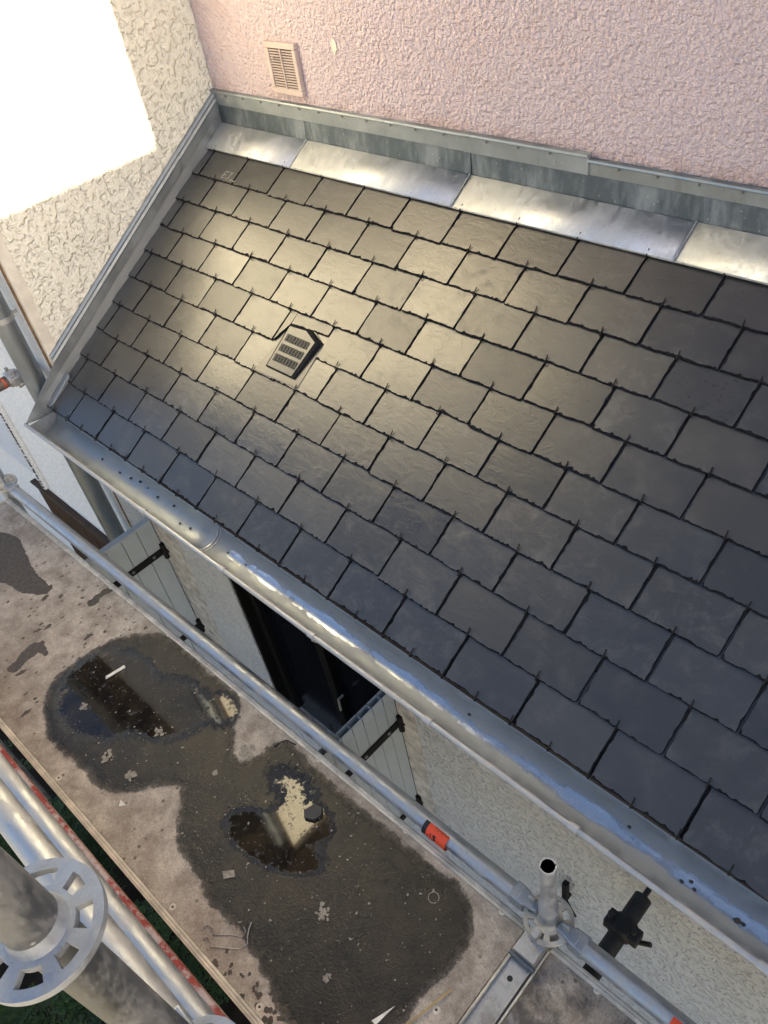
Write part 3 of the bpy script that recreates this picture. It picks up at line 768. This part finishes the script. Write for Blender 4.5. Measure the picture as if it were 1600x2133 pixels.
scaf = thing('scaffold', (2.635, -1.405, GZ), 'galvanised tube scaffold standing in front of the lean-to gutter', 'scaffold')
def SM(): return MB(XF)
ZR = -1.20
def rosette(x, y, z, par, mt='cast', k=1.0):
    m = SM(); n = 96; rad = [.0245, .0355 * k, .0515 * k, .0615 * k]; th = .0045
    holes = []
    for q in range(8):
        c = 360 / 8 * q + 8; wd = 10 if q % 2 == 0 else 14; holes.append((c - wd, c + wd))
    def inhole(a): 
        a %= 360
        return any((lo_ <= a <= hi_) or (lo_ <= a - 360 <= hi_) or (lo_ <= a + 360 <= hi_) for lo_, hi_ in holes)
    cell = lambda j, b: not (b == 1 and inhole((j + .5) * 360 / n))
    for zz in (z + th, z - th):
        for j in range(n):
            a = 2 * math.pi * j / n
            for r_ in rad: m.v.append((x + r_ * math.cos(a), y + r_ * math.sin(a), zz))
    idx = lambda t, j, b: t * n * 4 + (j % n) * 4 + b
    for j in range(n):
        for b in range(3):
            if cell(j, b):
                m.f.append((idx(0, j, b), idx(0, j, b + 1), idx(0, j + 1, b + 1), idx(0, j + 1, b))); m.m.append(0)
                m.f.append((idx(1, j, b), idx(1, j + 1, b), idx(1, j + 1, b + 1), idx(1, j, b + 1))); m.m.append(0)
        m.f.append((idx(0, j, 3), idx(1, j, 3), idx(1, j + 1, 3), idx(0, j + 1, 3))); m.m.append(0)
        a, b_ = cell(j, 1), cell(j - 1, 1)
        if a != b_:
            m.f.append((idx(0, j, 1), idx(0, j, 2), idx(1, j, 2), idx(1, j, 1))); m.m.append(0)
        if not a:
            m.f.append((idx(0, j, 1), idx(0, j + 1, 1), idx(1, j + 1, 1), idx(1, j, 1))); m.m.append(0)
            m.f.append((idx(0, j, 2), idx(1, j, 2), idx(1, j + 1, 2), idx(0, j + 1, 2))); m.m.append(0)
    ro = m.build('rosette', mt, par, angle=40)
    m = SM(); m.tube([(x, y, z + th - .001), (x, y, z + th + .006), (x, y, z + th + .014)], [.0285, .0265, .0243], 28, False); m.tube([(x, y, z - th + .001), (x, y, z - th - .012)], [.032, .0245], 28, False)
    return m.build('weld_collar', mt, par)
def standard(x, y, ztop, rz, mt='galv', spig=False):
    m = SM()
    if spig:
        m.tube([(x, y, GZ), (x, y, ZR + .10), (x, y, ZR + .125)], [.02415, .02415, .0192], 28, False)
        m.pipe((x, y, ZR + .12), (x, y, ztop), .0192, .0155)
    else: m.tube([(x, y, GZ), (x, y, ztop)], .02415, 32)
    o = m.build('standard', mt, scaf)
    for z in rz: rosette(x, y, z, o, 'cast_pale' if spig else 'cast', 1.0 if spig else .945)
    m = SM(); m.box(x - .075, x + .075, y - .075, y + .075, GZ, GZ + .008); m.build('base_plate', 'steel_dirty', o)
    return o
BL, BR, BW = -2.86, 2.57, -0.690
standard(0, 0.005, -0.89, [ZR, ZR - 1.0], 'galv', True)
standard(-.03, BW, 1.70, [.23, -.25, -.75, ZR], 'galv_dull')
standard(BL, 0, -0.89, [ZR, ZR - 1.0], 'galv', True); standard(BL, BW, 0.6, [.25, -.25, -.75, ZR])
standard(BR, 0, -0.89, [ZR, ZR - 1.0], 'galv', True); standard(BR, BW, 0.6, [.25, -.25, -.75, ZR])
def head(m, x, y, z, dx, dy):
    # forked wedge head gripping the rosette
    d = Vector((dx, dy, 0)); pr = Vector((-dy, dx, 0)); c = Vector((x, y, z))
    def q(a, b, h): return c + d * a + pr * b + Vector((0, 0, h))
    for h0, h1 in ((.006, .026), (-.026, -.006)):
        A = [q(.028, -.012, h0), q(.028, .012, h0), q(.085, .021, h0), q(.085, -.021, h0)]
        B = [q(.028, -.012, h1 * .8 if h1 > 0 else h1), q(.028, .012, h1 * .8 if h1 > 0 else h1), q(.085, .021, h1), q(.085, -.021, h1)]
        m.add(A + B, [(3, 2, 1, 0), (4, 5, 6, 7), (0, 1, 5, 4), (1, 2, 6, 5), (2, 3, 7, 6), (3, 0, 4, 7)])
    A = [q(.064, -.021, -.026), q(.064, .021, -.026), q(.105, .023, -.024), q(.105, -.023, -.024)]; B = [p + Vector((0, 0, .05)) for p in A]
    m.add(A + B, [(3, 2, 1, 0), (4, 5, 6, 7), (0, 1, 5, 4), (1, 2, 6, 5), (2, 3, 7, 6), (3, 0, 4, 7)])
def wedge(m, x, y, z, dx, dy):
    d = Vector((dx, dy, 0)); pr = Vector((-dy, dx, 0)); c = Vector((x, y, z))
    A = [c + d * a + pr * b + Vector((0, 0, h)) for a, b, h in ((.040, -.004, .052), (.058, -.004, .052), (.052, -.004, -.06), (.044, -.004, -.06))]
    m.prism(A, tuple(pr * .008))
def ledger(p0, p1, z, mt='galv', ends=(1, 1)):
    (xa, ya), (xb2, yb2) = p0, p1; L = math.hypot(xb2 - xa, yb2 - ya); dx, dy = (xb2 - xa) / L, (yb2 - ya) / L
    m = SM(); m.tube([(xa + dx * .10, ya + dy * .10, z), (xb2 - dx * .10, yb2 - dy * .10, z)], .02415, 32)
    o = m.build('ledger', mt, scaf)
    for (x, y, ex, ey, on) in ((xa, ya, dx, dy, ends[0]), (xb2, yb2, -dx, -dy, ends[1])):
        if on:
            m = SM(); head(m, x, y, z, ex, ey); m.build('wedge_head', 'cast', o, bevel=.003)
            m = SM(); wedge(m, x, y, z, ex, ey); m.build('wedge', 'steel_dirty', o, bevel=.002)
    return o
lin = ledger((BL, .010), (0, .006), ZR)
linr = ledger((0, .006), (BR, 0), ZR)
ledger((BL, BW), (0, BW), -.25, 'galv_bright'); ledger((BL, BW + .015), (0, BW + .008), -.75, 'galv_bright')
ledger((0, BW), (BR, BW), -.25, 'galv_dull'); ledger((0, BW), (BR, BW), -.75, 'galv_dull')
ledger((BL, BW), (0, BW), ZR - .0, 'galv'); ledger((0, BW), (BR, BW), ZR, 'galv')
# orange labels on the inner ledgers
def sticker(par, xa, xb2, black_end):
    def arc(m, a, b, r, t0, t1, mi=0, n=20):
        for j in range(n):
            u0, u1 = R(t0 + (t1 - t0) * j / n), R(t0 + (t1 - t0) * (j + 1) / n)
            m.add([(a, r * math.cos(u0), ZR + r * math.sin(u0)), (b, r * math.cos(u0), ZR + r * math.sin(u0)), (b, r * math.cos(u1), ZR + r * math.sin(u1)), (a, r * math.cos(u1), ZR + r * math.sin(u1))], [(0, 1, 2, 3)], mi)
    m = SM(); arc(m, xa + (.014 if black_end else 0), xb2, .0245, -40, 265); o = m.build('sticker', 'orange', par)
    m = SM()
    if black_end: arc(m, xa, xa + .0139, .0245, -40, 265)
    L = xb2 - xa; x = xa + .024
    for q in range(8):   # lines of small print along one side
        t = 62 + q * 0; a = xa + L * .40 + q * .0058
        ln = rng.uniform(22, 34); arc(m, a, a + .0016, .0248, 66, 66 + ln, 0, 5)
    for q in range(16):  # worn bold lettering
        a = xa + L * rng.uniform(.22, .62); t = rng.uniform(128, 215); arc(m, a, a + rng.uniform(.003, .008), .0248, t, t + rng.uniform(5, 16), 0, 4)
    m.build('printed_text', 'black', par)
sticker(lin, -.386, -.306, True); sticker(linr, .325, .40, False)
# transom plate between the two decks
m = SM()
m.box(-.030, .022, -.655, -.085, -1.262, -1.247); m.box(-.034, -.030, -.655, -.085, -1.285, -1.240); m.box(.022, .026, -.655, -.085, -1.285, -1.240)
tr = m.build('transom', 'steel_dirty', scaf, bevel=.0015)
m = SM(); m.tube([(-.004, -.083, -1.2466), (-.004, -.083, -1.2464)], .0001, 8)
m.box(-.03, .028, -.10, -.040, -1.262, -1.205); m.box(-.008, .008, -.06, -.035, -1.20, -1.165)
m.build('wedge_head', 'steel_dirty', tr, bevel=.004)
m = SM(); m.tube([(-.037, -.104, -1.232), (.034, -.104, -1.232)], .006, 10); m.build('lock_rod', 'galv_dull', tr)
m = SM(); m.tube([(-.004, -.15, -1.2475), (-.004, -.15, -1.2462)], .007, 16); m.build('bolt_hole', 'black', tr)
# toe board with flaking red edge
m = SM(); m.box(BL + .05, -.05, BW + .000, BW + .036, -1.245, -1.10); m.build('toe_board', 'toe', scaf, bevel=.004)

# ------------------------------------------------------------------ decks
ZD = -1.25
def deck(xa, xb2, ya, yb2, mt, label, screws):
    c = XF @ Vector(((xa + xb2) / 2, (ya + yb2) / 2, ZD - .07))
    d = thing('scaffold_deck', c, label, 'platform', 'walking decks of the scaffold')
    m = SM(); m.box(xa + .004, xb2 - .004, yb2 + .021, ya - .021, ZD - .012, ZD); m.build('panel', mt, d)
    for y in (ya - .020, yb2):
        m = SM(); m.box(xa, xb2, y, y + .020, ZD - .07, ZD + .004); 
        m.box(xa, xb2, y + .0045, y + .0085, ZD + .0035, ZD + .0062); m.box(xa, xb2, y + .0125, y + .0165, ZD + .0035, ZD + .0062)
        m.build('side_rail', 'alu', d, bevel=.0012)
    for x in (xa - .004, xb2 - .001):
        m = SM(); m.box(x, x + .005, yb2 + .02, ya - .02, ZD - .07, ZD + .003); m.build('end_rail', 'alu', d)
    XI = XF.inverted()
    for (x, y) in screws:
        p = XI @ Vector((x, y, 0)); m = SM()
        m.tube([(p.x, p.y, ZD - .001), (p.x, p.y, ZD + .0015), (p.x, p.y, ZD + .0022)], [.0095, .0095, .006], 16)
        m.tube([(p.x, p.y, ZD + .002), (p.x, p.y, ZD + .0026)], .0032, 10, True, 1)
        m.build('rivet', ['alu', 'black'], d)
    return d
SCR = [(-0.065, -1.486), (0.342, -1.480), (0.685, -1.475), (1.064, -1.468), (1.470, -1.461), (1.846, -1.455), (2.196, -1.447), (2.526, -1.445), (1.855, -2.008), (2.219, -2.002), (2.545, -1.721), (1.25, -2.022)]
deck(BL + .04, -.038, -.020, -.625, 'ply', 'weathered plywood scaffold deck with the two dark puddles', SCR)
deck(.034, BR - .04, -.020, -.625, 'ply_dark', 'mottled grey scaffold deck right of the steel joint plate', [(2.80, -1.44), (3.2, -1.43)])

# puddles: wet sheets on the deck, outline follows the water
def chaikin(P, k=1):
    for _ in range(k):
        Q = []
        for i in range(len(P)):
            a, b = P[i], P[(i + 1) % len(P)]; Q += [(a[0] * .75 + b[0] * .25, a[1] * .75 + b[1] * .25), (a[0] * .25 + b[0] * .75, a[1] * .25 + b[1] * .75)]
        P = Q
    return P
def jag(P, step, amp):
    Q = []; wlk = 0
    for i in range(len(P)):
        a, b = P[i], P[(i + 1) % len(P)]; L = math.hypot(b[0] - a[0], b[1] - a[1]); n = max(1, int(L / step))
        for j in range(n):
            t = j / n; wlk = wlk * .75 + rng.uniform(-amp, amp); nx, ny = -(b[1] - a[1]) / (L + 1e-9), (b[0] - a[0]) / (L + 1e-9)
            Q.append((a[0] + (b[0] - a[0]) * t + nx * wlk, a[1] + (b[1] - a[1]) * t + ny * wlk))
    return Q
def inpoly(x, y, P):
    c = False; j = len(P) - 1
    for i in range(len(P)):
        if (P[i][1] > y) != (P[j][1] > y) and x < (P[j][0] - P[i][0]) * (y - P[i][1]) / (P[j][1] - P[i][1]) + P[i][0]: c = not c
        j = i
    return c
def distpoly(x, y, P):
    best = 9
    for i in range(len(P)):
        a, b = P[i], P[(i + 1) % len(P)]; dx, dy = b[0] - a[0], b[1] - a[1]; l2 = dx * dx + dy * dy + 1e-12
        t = max(0, min(1, ((x - a[0]) * dx + (y - a[1]) * dy) / l2)); best = min(best, math.hypot(x - a[0] - dx * t, y - a[1] - dy * t))
    return best
from mathutils.geometry import delaunay_2d_cdt
def sheet(name, P, z, mt, pools=None, grid=.02):
    pts = [Vector(p) for p in P]; n = len(pts); ed = [(i, (i + 1) % n) for i in range(n)]
    if pools is not None:
        x0, x1 = min(p[0] for p in P), max(p[0] for p in P); y0, y1 = min(p[1] for p in P), max(p[1] for p in P)
        y = y0
        while y < y1:
            x = x0
            while x < x1:
                q = (x + rng.uniform(-.004, .004), y + rng.uniform(-.004, .004))
                if inpoly(*q, P) and distpoly(*q, P) > grid * .5: pts.append(Vector(q))
                x += grid
            y += grid
    vs, es, fs, *_ = delaunay_2d_cdt(pts, ed, [], 1, 1e-5)
    m = MB(); m.add([(v.x, v.y, z) for v in vs], [tuple(f) for f in fs]); o = m.build(name, mt)
    if pools is not None:
        at = o.data.attributes.new('pool', 'FLOAT', 'POINT'); ae = o.data.attributes.new('edge', 'FLOAT', 'POINT')
        for i, v in enumerate(vs): ae.data[i].value = min(1.0, distpoly(v.x, v.y, P) / .045)
        for i, v in enumerate(vs):
            val = 0.0
            for (cx, cy, rx, ry, ang, soft) in pools:
                dx, dy = v.x - cx, v.y - cy; a = R(ang); ex = (dx * math.cos(a) + dy * math.sin(a)) / rx; ey = (-dx * math.sin(a) + dy * math.cos(a)) / ry
                d = math.hypot(ex, ey); val = max(val, min(1, max(0, (1 - d) / soft)))
            at.data[i].value = val
    return o
MAIN = [(1.046,-1.462),(0.976,-1.517),(0.915,-1.582),(0.886,-1.666),(0.876,-1.739),(0.875,-1.817),(0.896,-1.876),(0.945,-1.922),(0.986,-1.949),(1.048,-1.968),(1.100,-1.982),(1.169,-1.981),(1.232,-1.973),(1.287,-1.970),(1.347,-1.962),(1.388,-1.969),(1.431,-1.943),(1.490,-1.894),(1.524,-1.846),(1.565,-1.803),(1.585,-1.796),(1.634,-1.843),(1.677,-1.882),(1.752,-1.910),(1.823,-1.919),(1.897,-1.940),(1.962,-1.941),(2.016,-1.934),(2.059,-1.935),(2.109,-1.944),(2.158,-1.960),(2.210,-1.971),(2.247,-1.980),(2.296,-1.991),(2.376,-1.985),(2.502,-1.871),(2.515,-1.786),(2.513,-1.717),(2.515,-1.675),(2.524,-1.596),(2.507,-1.538),(2.480,-1.486),(2.408,-1.458),(2.349,-1.464),(2.275,-1.468),(2.132,-1.469),(2.030,-1.473),(1.943,-1.476),(1.847,-1.476),(1.813,-1.468),(1.726,-1.466),(1.679,-1.515),(1.688,-1.581),(1.647,-1.624),(1.570,-1.560),(1.524,-1.497),(1.483,-1.465),(1.378,-1.465),(1.216,-1.466)]
LEFTP = [(-0.089,-1.656),(-0.005,-1.606),(0.062,-1.572),(0.153,-1.585),(0.237,-1.607),(0.306,-1.621),(0.373,-1.629),(0.451,-1.624),(0.498,-1.611),(0.505,-1.674),(0.392,-1.719),(0.278,-1.746),(0.150,-1.768)]
ST1 = [(0.699,-1.915),(0.685,-1.860),(0.678,-1.807),(0.699,-1.775),(0.743,-1.789),(0.775,-1.804),(0.742,-1.822),(0.730,-1.873),(0.742,-1.908),(0.726,-1.925)]
ST2 = [(0.676,-1.575),(0.675,-1.538),(0.673,-1.504),(0.679,-1.476),(0.705,-1.474),(0.706,-1.497),(0.705,-1.524),(0.715,-1.566),(0.695,-1.582)]
pools = [(1.10, -1.75, .24, .20, 0, .3), (1.30, -1.66, .22, .15, 25, .4), (1.95, -1.62, .12, .075, 20, .3), (1.93, -1.71, .20, .085, 15, .3), (1.46, -1.54, .11, .08, 0, .6), (1.86, -1.57, .17, .08, 0, .9)]
tag(sheet('puddle', jag(chaikin(MAIN, 1), .010, .0028), ZD + .0008, 'wet', pools), 'large dark puddle spread over the middle of the scaffold deck', 'puddle', None, 'structure')
tag(sheet('puddle', jag(chaikin(LEFTP, 1), .010, .004), ZD + .0008, 'damp'), 'small damp patch at the left end of the deck', 'puddle', None, 'structure')
for S, lb in ((ST1, 'ragged damp streak below the small patch'), (ST2, 'narrow damp streak beside a rivet')):
    tag(sheet('damp_stain', jag(S, .008, .005), ZD + .0008, 'damp'), lb, 'stain', None, 'structure')
# scattered drips and stains: one sheet of spots
m = MB()
zc_ = [0]
def spot(x, y, r, el=1.0, ang=0, z=ZD + .0007):
    zc_[0] += 1; z += zc_[0] * 3e-6
    n = 10; P = []
    for i in range(n):
        a = 2 * math.pi * i / n; rr = r * rng.uniform(.6, 1.25); dx, dy = math.cos(a) * rr * el, math.sin(a) * rr
        P.append((x + dx * math.cos(ang) - dy * math.sin(ang), y + dx * math.sin(ang) + dy * math.cos(ang), z))
    m.add(P, [tuple(range(n))])
for i in range(90):
    x = rng.uniform(.15, 1.0); y = rng.uniform(-1.98, -1.5); spot(x, y, rng.choice((.003, .004, .006, .009)), rng.uniform(1, 3), R(80) + rng.uniform(-.4, .4))
for i in range(40):
    x = rng.uniform(2.05, 2.35); spot(x, -2.02 + rng.uniform(0, .06), rng.uniform(.004, .010))
for i in range(30):
    spot(rng.uniform(2.75, 3.1), rng.uniform(-1.75, -1.47), rng.uniform(.004, .016))
tag(m.build('drip_spots', 'damp'), kind='stuff')
m = MB()
for (x, y, r) in ((1.315, -1.88, .022), (1.427, -1.868, .020), (1.657, -1.585, .030), (1.368, -1.722, .018), (1.08, -1.83, .014), (2.18, -1.75, .018), (1.63, -1.69, .012), (2.30, -1.85, .012)):
    for q in range(22): spot(x + rng.gauss(0, r * .42), y + rng.gauss(0, r * .42), r * rng.uniform(.08, .40), z=ZD + .0016 + q * .00004)
for i in range(330):
    x, y = rng.uniform(.95, 2.5), rng.uniform(-1.95, -1.47); spot(x, y, rng.choice((.0008, .001, .0012, .0014, .002, .003)), rng.uniform(1, 1.8), rng.uniform(0, 3), z=ZD + .0018)
tag(m.build('cement_specks', 'cement'), kind='stuff')

# ------------------------------------------------------------------ litter on the deck
def chip(name, P, h, mt, label, cat, z=ZD + .001):
    m = MB(); m.prism([(x, y, z) for x, y in P], (0, 0, h)); return tag(m.build(name, mt, None, smooth=False, bevel=min(.001, h * .3)), label, cat)
chip('wood_splinter', [(1.036, -1.716), (1.046, -1.722), (1.060, -1.650), (1.048, -1.648)], .004, 'chip_white', 'long white splinter lying across the left puddle', 'splinter')
chip('slate_fragment', [(1.935, -1.595), (1.952, -1.61), (1.978, -1.597), (1.985, -1.572), (1.970, -1.556), (1.945, -1.562)], .012, 'slate_chip', 'dark lump of slate standing in the bright puddle reflection', 'stone')
chip('plastic_scrap', [(1.472, -1.932), (1.486, -1.948), (1.502, -1.93)], .002, 'chip_white', 'small white triangular scrap below the left puddle', 'scrap')
chip('paper_scrap', [(2.445, -1.84), (2.459, -1.84), (2.466, -1.78)], .002, 'chip_white', 'pointed white sliver at the bottom edge of the picture', 'scrap')
chip('tile_scrap', [(1.885, -1.86), (1.905, -1.87), (1.925, -1.845), (1.908, -1.835)], .003, 'cement', 'pale scrap at the corner of the dark puddle', 'scrap')
m = MB(); m.tube([(2.515, -1.79, ZD + .004), (2.53, -1.73, ZD + .006), (2.545, -1.664, ZD + .005)], .0022, 6); tag(m.build('straw', 'straw'), 'yellow straw lying beside the steel joint plate', 'straw')
m = MB(); m.tube([(1.706, -1.516, ZD + .003), (1.712, -1.49, ZD + .004), (1.722, -1.476, ZD + .004), (1.738, -1.474, ZD + .004), (1.755, -1.468, ZD + .003)], .0018, 6); tag(m.build('twig', 'black'), 'thin dark curved twig on the dry island beside the rail', 'twig')
m = MB(); m.tube([(2.372 + .014 * math.cos(a * .35), -1.533 + .014 * math.sin(a * .35), ZD + .002) for a in range(18)], .0014, 6); tag(m.build('wire_ring', 'cement'), 'small pale ring lying near the right side of the deck', 'ring')
def bent(pts, lb):
    m = MB(); m.tube([(x, y, ZD + .003 + .002 * math.sin(i)) for i, (x, y) in enumerate(pts)], .0016, 6)
    tag(m.build('slate_hook_wire', 'wire'), lb, 'hook', 'loose slate hooks dropped on the deck')
XI = lambda p: p
bent([(1.963, -1.985), (1.968, -1.972), (1.985, -1.968), (1.995, -1.978), (2.035, -1.945), (2.060, -1.930), (2.058, -1.915), (2.045, -1.912)], 'bent slate hook, upper of the two lying together on the deck')
bent([(1.985, -2.004), (1.992, -1.990), (2.006, -1.992), (2.015, -2.000), (2.060, -1.966), (2.078, -1.952), (2.084, -1.930), (2.072, -1.920), (2.060, -1.905), (2.052, -1.890)], 'bent slate hook with a long curl, lower of the two lying together')
k = 0
GD = [(0.42, -1.207), (0.622, -1.204), (0.679, -1.197), (0.9, -1.198), (0.977, -1.232), (0.803, -1.205), (1.235, -1.219), (1.33, -1.218), (2.248, -1.201), (2.714, -1.201), (2.858, -1.229), (2.874, -1.218), (2.886, -1.228), (2.981, -1.228), (2.993, -1.227), (0.55, -1.21), (0.73, -1.20), (1.03, -1.225)]
for (x, y) in GD:
    m = MB(); r = rng.uniform(.0035, .0085); z = GC - math.sqrt((GR - .002) ** 2 - (y - GY) ** 2) + .0008
    P = [(x + math.cos(a) * r * rng.uniform(.6, 1.2), y + math.sin(a) * r * rng.uniform(.5, 1), z) for a in (0, 1.1, 2.2, 3.3, 4.4, 5.4)]
    m.prism(P, (0, 0, .0022)); tag(m.build('slate_crumb', 'slate_chip', None, smooth=False), 'dark slate crumb lying in the bottom of the zinc gutter', 'debris', 'slate crumbs in the gutter')

# ------------------------------------------------------------------ scaffold ties
def tie(x, y0, y1, z, mt, cm, label, accent):
    t = thing('scaffold_tie', (x, y0, z), label, 'tube')
    m = MB(); m.pipe((x, y0, z), (x, y1, z), .02415, .020); m.build('tube', mt, t)
    yc = y1 - .10
    m = MB(); m.tube([(x, yc - .028, z), (x, yc - .024, z), (x, yc + .024, z), (x, yc + .028, z)], [.026, .033, .033, .026], 24)
    m.box(x - .046, x - .024, yc - .022, yc + .022, z - .02, z + .02); m.box(x + .022, x + .05, yc - .02, yc + .02, z - .018, z + .022)
    c = m.build('coupler', cm, t, bevel=.004)
    m = MB(); m.tube([(x + .035, yc, z - .03), (x + .075, yc + .012, z - .005)], .007, 10); m.tube([(x + .03, yc, z + .02), (x + .03, yc, z + .045)], .009, 6)
    m.tube([(x - .036, yc, z + .018), (x - .036, yc, z + .036)], .009, 6); m.build('bolt', cm, c, bevel=.001)
    if accent:
        m = MB(); m.tube([(x, yc - .052, z), (x, yc - .042, z)], .0248, 24, False); m.build('paint_band', 'coupler_orange', t)
    else:
        m = MB(); m.tube([(x, y1 - .002, z), (x, WY + .01, z)], .008, 10); m.build('ring_bolt', cm, t)
tie(2.748, -1.95, -1.135, -1.40, 'shade_tube', 'shade_tube', 'shade-darkened tie tube with coupler reaching under the gutter to the grey wall', False)
tie(-.195, -1.95, -1.105, -.775, 'rust_tube', 'steel_dirty', 'brown rusty tie tube with orange mark in front of the zinc downpipe', True)

# ------------------------------------------------------------------ plants below the scaffold
def conifer(x, y, zt, spread, seed, label):
    r = random.Random(seed)
    t = thing('conifer_shrub', (x, y, GZ), label, 'shrub', 'conifers growing below the scaffold')
    m = MB(); m.tube([(x, y, GZ), (x, y, zt - .1)], [.03, .006], 8); m.build('trunk', 'bark', t)
    m = MB()
    for b in range(70):
        h = GZ + .35 + (zt - GZ - .35) * r.random() ** .6; a = r.uniform(0, 6.283); L = spread * (1.1 - .75 * (h - GZ) / (zt - GZ)) * r.uniform(.7, 1.1)
        d = Vector((math.cos(a), math.sin(a), r.uniform(.1, .6))).normalized(); p0 = Vector((x, y, h)); side = d.cross(Vector((0, 0, 1))).normalized(); up = side.cross(d)
        ns = 16
        for i in range(3, ns):
            s_ = i / ns; c = p0 + d * L * s_ + Vector((0, 0, -.12 * L * s_ * s_))
            for sg in (-1, 1):
                fl_ = L * .30 * (1.05 - s_) + .02; dd = (side * sg + d * .9 + up * r.uniform(-.4, .4)).normalized()
                nn_ = 4
                for q in range(nn_):
                    cc = c + dd * fl_ * (q + .3) / nn_; w_ = r.uniform(.006, .010); l_ = fl_ / nn_ * 1.3; e2 = (dd + side * r.uniform(-.6, .6) + up * r.uniform(-.5, .5)).normalized(); sd2 = e2.cross(up + Vector((r.uniform(-.3, .3), .1, .1))).normalized()
                    m.add([cc - sd2 * w_, cc + e2 * l_ * .5 + sd2 * w_ * 1.1, cc + e2 * l_, cc + e2 * l_ * .5 - sd2 * w_ * 1.1], [(0, 1, 2, 3)])
    m.build('foliage', 'conifer', t, smooth=False)
conifer(1.25, -2.30, -2.15, .50, 1, 'green feathery conifer showing through the gap beside the deck')
conifer(1.75, -2.40, -2.25, .45, 2, 'green conifer below the foreground rosette and tubes')
conifer(.45, -2.25, -2.35, .50, 3, 'dark conifer in the gap at the left end of the deck')
conifer(1.0, -2.85, -2.3, .50, 4, 'conifer at the lower left corner behind the foreground standard')
conifer(-.3, -2.4, -2.4, .5, 5, 'dark conifer farthest left under the guard rails')

# ------------------------------------------------------------------ surroundings outside the frame that light and shade the place
nb = thing('neighbour_house', (11, -3, GZ), 'rendered neighbouring house across the garden whose shadow falls over the roof', 'house')
m = MB(); m.box(8.0, 13.0, -3.2, 9, GZ, 1.95); m.build('wall', 'house_far', nb)
m = MB(); m.box(7.9, 13.1, -3.3, 9.1, 1.951, 2.03); m.build('roof', 'roof_tile', nb)
hd = MB()
r = random.Random(5)
for i in range(5200):
    c = Vector((r.uniform(-9, 7), -8 + r.uniform(-.5, .5), GZ + r.uniform(0, 1.9))); a = Vector((r.uniform(-1, 1), r.uniform(-1, 1), r.uniform(-1, 1))).normalized(); b = a.orthogonal().normalized(); s_ = r.uniform(.04, .10)
    hd.add([c - a * s_, c + b * s_ * .5, c + a * s_, c - b * s_ * .5], [(0, 1, 2, 3)])
tag(hd.build('hedge', 'conifer', None, smooth=False), 'clipped green hedge along the far side of the garden', 'hedge')
